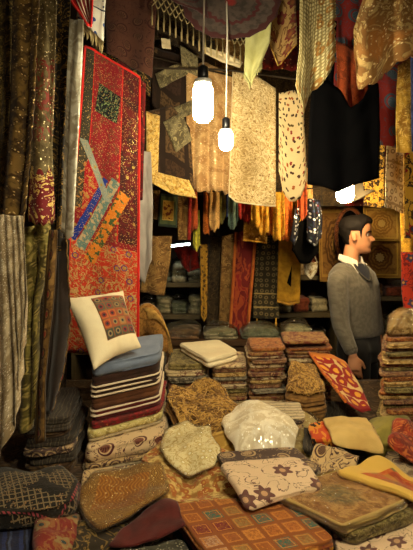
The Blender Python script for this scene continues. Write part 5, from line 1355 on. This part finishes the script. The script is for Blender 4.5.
shelf_row(-0.62, -0.02, Z2, 5, 0.12, True, 'the middle left shelf', 'wrapped cloths on the middle left shelf', cols=(0, 1, 5, 2), seed=4)
shelf_row(-0.62, -0.02, Z3, 5, 0.13, True, 'the lower left shelf', 'wrapped cloths on the lower left shelf', cols=(1, 3, 0), seed=5)
shelf_row(0.15, 0.89, 1.07, 6, 0.17, False, 'the shelf behind the yellow towel', 'folded cloths behind the yellow towel', cols=(2, 3, 4, 5), seed=6)
shelf_row(0.15, 0.89, 0.80, 6, 0.15, True, 'the lower shelf left of the man', 'wrapped cloths on the lower middle shelf', cols=(0, 2, 5), seed=8)
shelf_row(1.06, 1.70, 1.19, 5, 0.10, False, 'the upper shelf right of the man', 'folded cloths on the upper right shelf', cols=(2, 3, 4), seed=9)
shelf_row(1.06, 1.70, 0.92, 5, 0.13, True, 'the lower shelf right of the man', 'wrapped cloths on the lower right shelf', cols=(2, 3, 5), seed=10)
shelf_row(0.15, 0.89, 1.34, 6, 0.18, False, 'the top shelf behind the black bag', 'folded cloths on the top middle shelf', cols=(3, 4, 2), seed=12)
H('hanging_cloth', 'crumpled orange-red cloth slung over the wrapped goods of the upper left shelf', 'cloth', [(173, 247), (186, 245), (198, 252)], [(178, 258), (188, 273), (200, 268)], 3.95, M['d_red'], folds=2, amp=0.03, wr=0.02)
tag(MB().box((0.245, 4.06, 1.071), (0.30, 4.12, 1.079)).go('paper_slip', M['white'], smooth=False), 'white paper slip on the shelf edge below the yellow towel', 'paper')
# packs between the bench and the shelf (behind the stacks), on a chest
ch = empty('wooden_chest', (0.3, 3.72, 0)); tag(ch, 'dark wooden chest of wrapped packs behind the bench, left of the man', 'chest')
MB().box((-0.28, 3.57, 0.02), (0.68, 3.90, 0.93)).go('body', M['wood'], ch, smooth=False); MB().box((-0.30, 3.55, 0.93), (0.70, 3.92, 0.96)).go('lid', M['wood'], ch, smooth=False)
for x0, x1, hh, dm, k, lab in ((-0.27, -0.04, 0.05, 0.02, 3, 'brown film-wrapped pack on the chest behind the cream folded tablecloth'), (-0.02, 0.20, 0.04, 0.02, 0, 'grey-beige film-wrapped pack on the chest, left of the pale green pack'),
                               (0.23, 0.48, 0.035, 0.035, 1, 'pale green film-wrapped dome-shaped pack behind the middle stacks'), (0.50, 0.68, 0.06, 0.02, 5, 'pale beige film-wrapped pack on the chest beside the man\'s sleeve')):
    q = [(x0, 3.59), (x1, 3.59), (x1, 3.86), (x0, 3.86)]
    o = pile('wrapped_cloth', PM[k], q, hh, 2, z=0.962 + hh, dome=dm, wr=0.012, label=lab, cat='wrapped cloth')
    pile('plastic_wrap', FILMG, grow(q, 1.03), hh, 1, z=0.972 + hh, dome=dm + 0.015, wr=0.018, parent=o)
# ================================================================ the man
MD = 3.5
def wp(px, py, y): return Vector(((px - CX) / F * MD, y, CZ - (py - HY) / F * MD))
skin = plain('warm_skin', c(196, 138, 100), 0.55, 0.35, sc=30, var=0.12)
hairm = plain('black_hair', c(20, 15, 13), 0.75, 0.2, sc=120, var=0.6, bump=0.4)
swm = mat('grey_wool_sweater', lambda S: (S.mix(S.ss(S.noise(40, 3), 0.4, 0.6), c(106, 100, 88), c(92, 86, 74)), None, S.abs(S.sin(S.u * 500.0))), bump=0.2, sheen=0.3)
trm = mat('black_trousers_cloth', solid(c(22, 21, 22), c(16, 15, 16)), bump=0.15)
shm = mat('white_checked_shirt', lambda S: (S.mix(S.more(S.fr(S.u * 90.0), 0.9), c(226, 218, 204), c(190, 180, 172)), None, None), bump=0.05, var=0.1)
man = empty('person', (wp(356, 0, 3.5).x, 3.5, 0.0))
tag(man, 'dark-haired man in grey V-neck sweater and black trousers, looking right', 'person')
TH = math.radians(58)                      # chest faces right and towards the lens
fb = Vector((math.cos(TH), -math.sin(TH), 0)); rb = Vector((-math.sin(TH), -math.cos(TH), 0)); up = Vector((0, 0, 1))
def ell(cn, a, b_, f=fb, r=rb, n=20, ex=0.9, tilt=0.0):
    out = []
    for k in range(n):
        t = 2 * PI * k / n; ct, s_ = math.cos(t), math.sin(t)
        ct = math.copysign(abs(ct) ** ex, ct); s_ = math.copysign(abs(s_) ** ex, s_)
        out.append(cn + f * (ct * a) + r * (s_ * b_) + up * (tilt * ct))
    return out
def limb(mb, pts, rad, n=12, flat=1.0):
    """tapered rounded limb through pts"""
    P_, R0 = [], []
    for i in range(len(pts) - 1):
        for k in range(5):
            t = k / 5; P_.append(pts[i].lerp(pts[i + 1], t)); R0.append(rad[i] * (1 - t) + rad[i + 1] * t)
    P_.append(pts[-1]); R0.append(rad[-1])
    for _ in range(2):
        for i in range(1, len(P_) - 1): P_[i] = (P_[i - 1] + P_[i] * 2 + P_[i + 1]) / 4
    d0 = (P_[0] - P_[1]).normalized(); d1 = (P_[-1] - P_[-2]).normalized()
    P_ = [P_[0] + d0 * R0[0] * 0.85, P_[0] + d0 * R0[0] * 0.5] + P_ + [P_[-1] + d1 * R0[-1] * 0.5, P_[-1] + d1 * R0[-1] * 0.85]
    R0 = [R0[0] * 0.5, R0[0] * 0.87] + R0 + [R0[-1] * 0.87, R0[-1] * 0.5]
    mb.tube(P_, R0, n)
def remesh(mb, name, m, par, vox, sm=6):
    o = mk(name, mb.v, mb.f, m, par)
    md = o.modifiers.new('r', 'REMESH'); md.mode = 'VOXEL'; md.voxel_size = vox; md.use_smooth_shade = True; md.use_remove_disconnected = False
    s = o.modifiers.new('s', 'SMOOTH'); s.factor = 0.5; s.iterations = sm
    dg = bpy.context.evaluated_depsgraph_get(); me = bpy.data.meshes.new_from_object(o.evaluated_get(dg))
    o.modifiers.clear(); old = o.data; o.data = me
    if not me.materials: me.materials.append(m)
    for nm in ('UVMap', 'Norm'):
        l = me.uv_layers.get(nm) or me.uv_layers.new(name=nm)
        for lp in me.loops:
            v = me.vertices[lp.vertex_index].co; l.data[lp.index].uv = (v.x + v.y, v.z)
    for p_ in me.polygons: p_.use_smooth = True
    return o
# --- joints
pel = wp(359, 345, 3.5); neck = wp(351, 262, 3.5)
hc = wp(357, 238, 3.5)                       # centre of the head at ear line
rs, re, rw = wp(333, 281, 3.385), wp(334, 322, 3.33), wp(342, 344, 3.27)
ls, le, lw = wp(370, 281, 3.60), wp(378, 314, 3.585), wp(379, 333, 3.53)
rh0, rh1 = wp(343, 348, 3.265), wp(344, 357, 3.255)
lh0, lh1 = wp(379, 337, 3.52), wp(379, 346, 3.51)
hips = [(wp(353, 348, 3.43), wp(353, 425, 3.42), wp(354, 495, 3.44)), (wp(367, 348, 3.57), wp(368, 425, 3.57), wp(368, 495, 3.58))]
hips = [tuple(Vector((p_.x, p_.y, z)) for p_, z in zip(t, (0.92, 0.50, 0.09))) for t in hips]
# --- body
bd = MB()
yaw = math.radians(-17); hf = Vector((math.cos(yaw), math.sin(yaw), 0)); hr = Vector((math.sin(yaw), -math.cos(yaw), 0))   # the head looks along +x
PROF = [(0.00, .062, -.02, .018), (0.03, .080, .005, .030), (0.08, .086, .02, .040), (0.13, .082, .035, .048), (0.18, .080, .05, .053), (0.205, .087, .058, .055), (0.23, .082, .064, .057), (0.26, .088, .07, .058),
        (0.31, .082, .076, .061), (0.38, .080, .082, .066), (0.45, .079, .088, .069), (0.50, .077, .092, .071), (0.55, .083, .095, .073), (0.60, .087, .098, .074), (0.68, .088, .101, .075), (0.76, .085, .101, .075), (0.84, .076, .096, .070),
        (0.91, .060, .084, .058), (0.96, .040, .062, .041), (0.99, .016, .03, .018)]
HH = 0.235; chin = hc + up * (-0.40 * HH - 0.004)
def hpt(t, F_, B_, W_, a, off=0.0):
    ca, sa = math.cos(a), math.sin(a)
    f = (F_ if ca > 0 else B_) * math.copysign(abs(ca) ** 0.85, ca); r = W_ * math.copysign(abs(sa) ** 0.85, sa)
    if ca > 0:
        da = abs((a + PI) % (2 * PI) - PI)
        if 0.29 < t < 0.58:                                   # nose
            hN = (0.036 * max(0, 1 - (t - 0.345) / 0.23)) if t > 0.345 else 0.036 * max(0, 1 - (0.345 - t) / 0.05)
            f += hN * math.exp(-(da / 0.17) ** 2)
        if 0.44 < t < 0.56: f -= 0.010 * math.exp(-((da - 0.48) / 0.22) ** 2)
    if t < 0.2 and ca < 0.3: f *= 1.0
    p_ = chin + up * (t * HH) + hf * (f * (1 + off / 0.09)) + hr * (r * (1 + off / 0.075))
    return p_
def interp(t):
    for i in range(len(PROF) - 1):
        if PROF[i][0] <= t <= PROF[i + 1][0]:
            k = (t - PROF[i][0]) / (PROF[i + 1][0] - PROF[i][0]); return tuple(a + (b_ - a) * k for a, b_ in zip(PROF[i], PROF[i + 1]))
    return PROF[-1]
TS = sorted(set([p_[0] for p_ in PROF] + [0.33, 0.345, 0.36, 0.40, 0.42, 0.47, 0.52]))
bd.loft([[hpt(t, *interp(t)[1:], 2 * PI * k / 40) for k in range(40)] for t in TS])
for s_ in (1, -1):                                            # ears
    e0 = chin + up * (0.44 * HH) + hr * (0.072 * s_) - hf * 0.008
    bd.loft([[e0 + hf * (math.cos(t) * 0.017 * q - 0.012 * (1 - q) - 0.006) + up * (math.sin(t) * 0.026 * q + 0.2 * math.cos(t) * -0.02) + hr * (s_ * o_ ) for t in [2 * PI * k / 12 for k in range(12)]] for q, o_ in ((0.5, -0.014), (0.8, -0.004), (1.0, 0.007), (0.85, 0.013))])
nb = chin + up * 0.06 - hf * 0.022
limb(bd, [neck - up * 0.05, neck + up * 0.03 - fb * 0.004, nb, nb + up * 0.03], [0.052, 0.049, 0.049, 0.052], 16)
bd.loft([ell(pel.lerp(neck, max(0, z / 0.52)) + up * min(0, z), a, b_) for z, a, b_ in ((-0.05, .08, .13), (0.05, .085, .14), (0.2, .08, .125), (0.36, .09, .15), (0.46, .07, .14), (0.50, .05, .07))])
for a, b_, d_, e_ in ((rs, re, rw, rh0), (ls, le, lw, lh0)): limb(bd, [a - up * 0.02, b_, d_, e_], [0.036, 0.036, 0.029, 0.026])
for a, b_, d_ in hips: limb(bd, [a, b_, d_], [0.075, 0.055, 0.04])
def hand(h0, h1, f, side):
    """palm with four fingers and a thumb; f is the way the palm's thumb side points"""
    d_ = (h1 - h0).normalized(); s_ = f.normalized(); nrm2 = d_.cross(s_).normalized() * side
    L_ = 0.085
    rings = []
    for k, (a, w_, t_) in enumerate(((0, .026, .020), (0.3, .034, .019), (0.7, .040, .017), (1.0, .039, .014))):
        cn = h0 + d_ * (a * L_)
        rings.append([cn + s_ * (math.cos(q_) * w_) + nrm2 * (math.sin(q_) * t_) for q_ in [2 * PI * j / 12 for j in range(12)]])
    bd.loft(rings)
    for i, (o_, l_) in enumerate(((0.029, 0.068), (0.010, 0.077), (-0.010, 0.071), (-0.028, 0.055))):
        st_ = h0 + d_ * (L_ * 0.9) + s_ * o_; curl = 0.25 + 0.10 * i; pts = [st_]
        an = 0.15
        for seg in (0.45, 0.32, 0.23):
            an += curl; pts.append(pts[-1] + (d_ * math.cos(an) + nrm2 * math.sin(an)) * (l_ * seg))
        limb(bd, pts, [0.0092, 0.0088, 0.0080, 0.0070], 8)
    t0 = h0 + d_ * 0.020 + s_ * 0.022
    limb(bd, [t0, t0 + (d_ * 0.6 + s_ * 0.7 + nrm2 * 0.3) * 0.034, t0 + (d_ * 1.5 + s_ * 0.85 + nrm2 * 0.7) * 0.036], [0.0125, 0.0105, 0.0085], 8)
hand(rh0, rh1, Vector((0.9, -0.35, 0.1)), -1)
hand(lh0, lh1, Vector((0.8, -0.6, 0.1)), 1)
for a, b_, d_ in hips: limb(bd, [d_ + up * -0.01, d_ + fb * 0.10 - up * 0.045], [0.035, 0.03])
body = remesh(bd, 'body', skin, man, 0.0052, 3)
# --- eyes, brows, lips
for s_ in (1, -1):
    e0 = chin + up * (0.50 * HH) + hr * (0.031 * s_) + hf * 0.060
    MB().lathe([(0.001, -0.0115), (0.008, -0.008), (0.0115, 0), (0.008, 0.008), (0.001, 0.0115)], e0, 12).go('eye', plain('eye_white_%d' % s_, c(220, 210, 200), 0.3), man)
    MB().lathe([(0.001, -0.006), (0.0045, -0.004), (0.006, 0), (0.0045, 0.004), (0.001, 0.006)], e0 + hf * 0.0075, 10).go('iris', plain('iris_%d' % s_, c(30, 20, 14), 0.2), man)
    pts = [hpt(0.575 + 0.012 * math.sin(PI * k / 6), *interp(0.575)[1:], s_ * (0.18 + 0.62 * k / 6), 0.002) for k in range(7)]
    MB().tube(pts, [0.003, 0.0045, 0.005, 0.005, 0.0045, 0.0035, 0.002], 6).go('eyebrow', hairm, man)
pts = [hpt(0.232, *interp(0.232)[1:], -0.42 + 0.84 * k / 8, 0.0015) for k in range(9)]
MB().tube(pts, [0.0015, 0.003, 0.0038, 0.0042, 0.0044, 0.0042, 0.0038, 0.003, 0.0015], 6).go('lips', plain('lip_skin', c(150, 84, 70), 0.5), man)
# --- hair: a thick shell over the crown, back and temples with a raised front
hv, hfc = [], []
TT = [0.22 + 0.78 * i / 26 for i in range(27)]; NA = 48
def hairline(a):
    da = abs((a + PI) % (2 * PI) - PI)
    if da < 0.85: return 0.80
    if da < 1.25: return 0.80 - (da - 0.85) / 0.4 * 0.16
    if da < 1.42: return 0.42
    if da < 1.85: return 0.60
    return max(0.24, 0.60 - (da - 1.85) / 0.35 * 0.36)
inner, outer = {}, {}
for j, t in enumerate(TT):
    for k in range(NA):
        a = 2 * PI * k / NA; da = abs((a + PI) % (2 * PI) - PI)
        pr = interp(min(t, 0.985)); hl = hairline(a)
        tt = max(t, hl)
        pr = interp(min(tt, 0.985))
        fall = min(1, (tt - hl) / 0.10 + 0.25)
        off = (0.010 + 0.006 * nz(a * 3, t * 9)) * fall * (1 if tt > 0.45 else 0.8)
        if t <= hl: off = -0.003
        p_ = hpt(min(tt, 0.985), *pr[1:], a, off)
        lift = max(0, (tt - 0.80)) * 0.045
        if da < 1.2 and tt > 0.78: lift += 0.010 * (1 - da / 1.2); p_ += hf * 0.012 * (1 - da / 1.2)
        hv.append(p_ + up * lift * (1 if t > hl else 0))
for j in range(len(TT) - 1):
    for k in range(NA): hfc.append((j * NA + k, j * NA + (k + 1) % NA, (j + 1) * NA + (k + 1) % NA, (j + 1) * NA + k))
hfc.append(tuple((len(TT) - 1) * NA + k for k in range(NA)))
mk('hair', hv, hfc, hairm, man)
# --- sweater
sw = MB()
sw.loft([ell(pel.lerp(neck, q_) + fb * fo_, a, b_) for q_, a, b_, fo_ in ((0.11, .108, .146, .0), (0.135, .116, .154, 0), (0.18, .120, .160, 0), (0.32, .122, .166, 0.0), (0.55, .124, .178, 0.004), (0.74, .120, .184, 0.004), (0.87, .100, .172, 0.0), (0.95, .076, .125, -0.004), (0.995, .064, .078, -0.004))])
for a, b_, d_, inn in ((rs, re, rw, 1), (ls, le, lw, -1)):
    limb(sw, [a - rb * (0.09 * inn) + up * 0.012, a + up * 0.012, a.lerp(b_, 0.3), b_, d_ + (b_ - d_) * 0.05], [0.060, 0.066, 0.062, 0.052, 0.041], 16)
remesh(sw, 'sweater', swm, man, 0.010, 5)
ribm = mat('dark_grey_rib', solid(c(80, 75, 64)))
for a, d_ in ((re, rw), (le, lw)): 
    e_ = (d_ - a).normalized(); MB().tube([d_ - e_ * 0.03, d_ - e_ * 0.005, d_ + e_ * 0.004], [0.041, 0.040, 0.036], 14).go('cuff', ribm, man)
# --- shirt front in the V, collar flaps
nk = neck + up * 0.008
def chest(v, s_):      # v down from the neck, s_ across; a point a little in front of the sweater
    q_ = 0.985 - v * 0.32
    a = 0.066 + min(1, v * 1.6) * 0.056 + 0.004
    b_ = 0.08 + min(1, v * 2.0) * 0.09
    an = s_
    return pel.lerp(neck, q_) + fb * (math.cos(an) ** 0.9 * a + 0.004) + rb * (math.sin(an) * b_)
vs, fs = [], []
nv_, ns = 10, 8
for lay_ in (0.0, -0.006):
    for j in range(nv_ + 1):
        v = j / nv_ * 0.62; hw = 0.62 * (1 - j / nv_) + 0.02
        for i in range(ns + 1): vs.append(chest(v, -hw + 2 * hw * i / ns) + fb * (lay_ + 0.006 ))
K = (nv_ + 1) * (ns + 1)
for j in range(nv_):
    for i in range(ns):
        a = j * (ns + 1) + i; fs += [(a, a + 1, a + ns + 2, a + ns + 1), (K + a, K + a + ns + 1, K + a + ns + 2, K + a + 1)]
shirt = mk('shirt_front', vs, fs, mat('navy_shirt_lining', solid(c(34, 36, 48))), man)
col = MB()
for s_ in (1, -1):                                            # two pointed collar flaps
    a = [nk - fb * 0.040 + rb * (0.062 * s_) + up * 0.040, nk + fb * 0.035 + rb * (0.056 * s_) + up * 0.024, nk + fb * 0.072 + rb * (0.020 * s_) + up * 0.0, nk + fb * 0.098 + rb * (0.040 * s_) - up * 0.075, nk + fb * 0.055 + rb * (0.078 * s_) - up * 0.022, nk - fb * 0.030 + rb * (0.082 * s_) + up * 0.010]
    nn = (a[2] - a[0]).cross(a[4] - a[0]).normalized() * 0.004
    col.loft([[p_ + nn for p_ in a], [p_ - nn for p_ in a]])
col.go('shirt_collar', shm, man, smooth=False)
vr = MB()                                                     # ribbed edge of the V
vr.tube([chest(v, -(0.62 * (1 - v / 0.62) + 0.02)) + fb * 0.006 for v in [0.62 * k / 8 for k in range(9)]] , 0.004, 6)
vr.tube([chest(v, (0.62 * (1 - v / 0.62) + 0.02)) + fb * 0.006 for v in [0.62 * k / 8 for k in range(9)]] , 0.004, 6)
vr.go('neck_rib', mat('dark_grey_neck_rib', solid(c(78, 73, 62))), man)
# --- trousers, shoes
tr = MB()
tr.loft([ell(pel + up * z, a, b_) for z, a, b_ in ((-0.10, .09, .15), (-0.04, .112, .156), (0.02, .112, .148), (0.09, .102, .140), (0.12, .096, .132))])
for a, b_, d_ in hips: limb(tr, [a + up * 0.01, b_, d_ + up * 0.0], [0.092, 0.075, 0.064], 16)
remesh(tr, 'trousers', trm, man, 0.012, 4)
for i, (a, b_, d_) in enumerate(hips):
    sh_ = MB(); o_ = Vector((d_.x, d_.y, 0))
    sh_.loft([[o_ + fb * (0.05 + math.cos(t) * 0.135 * q_) + rb * (math.sin(t) * 0.05 * q_) + up * z for t in [2 * PI * k / 18 for k in range(18)]] for z, q_ in ((0.0, 0.97), (0.02, 1.0), (0.05, 0.9), (0.075, 0.6), (0.085, 0.35))])
    sh_.go('shoe', M['blackplastic'], man)

# ================================================================ world, camera
w = bpy.data.worlds.new('world'); bpy.context.scene.world = w; w.use_nodes = True
w.node_tree.nodes['Background'].inputs[0].default_value = (0.9, 0.8, 0.62, 1); w.node_tree.nodes['Background'].inputs[1].default_value = AMB
cam = bpy.data.cameras.new('camera'); co = bpy.data.objects.new('camera', cam); C.objects.link(co)
co.location = (0, 0, CZ); co.rotation_euler = (PI / 2, 0, 0)
cam.sensor_fit = 'VERTICAL'; cam.sensor_height = 36.0; cam.lens = 36.0 * F / 550.0
cam.shift_y = -(275.0 - HY) / 550.0; cam.clip_start = 0.05
sc = bpy.context.scene; sc.camera = co
sc.view_settings.view_transform = 'Standard'; sc.view_settings.look = 'None'; sc.view_settings.exposure = EXPO; sc.view_settings.gamma = 1.0
sc.view_settings.use_curve_mapping = False
sc.cycles.use_denoising = True
sc.cycles.max_bounces = 6; sc.cycles.transparent_max_bounces = 12
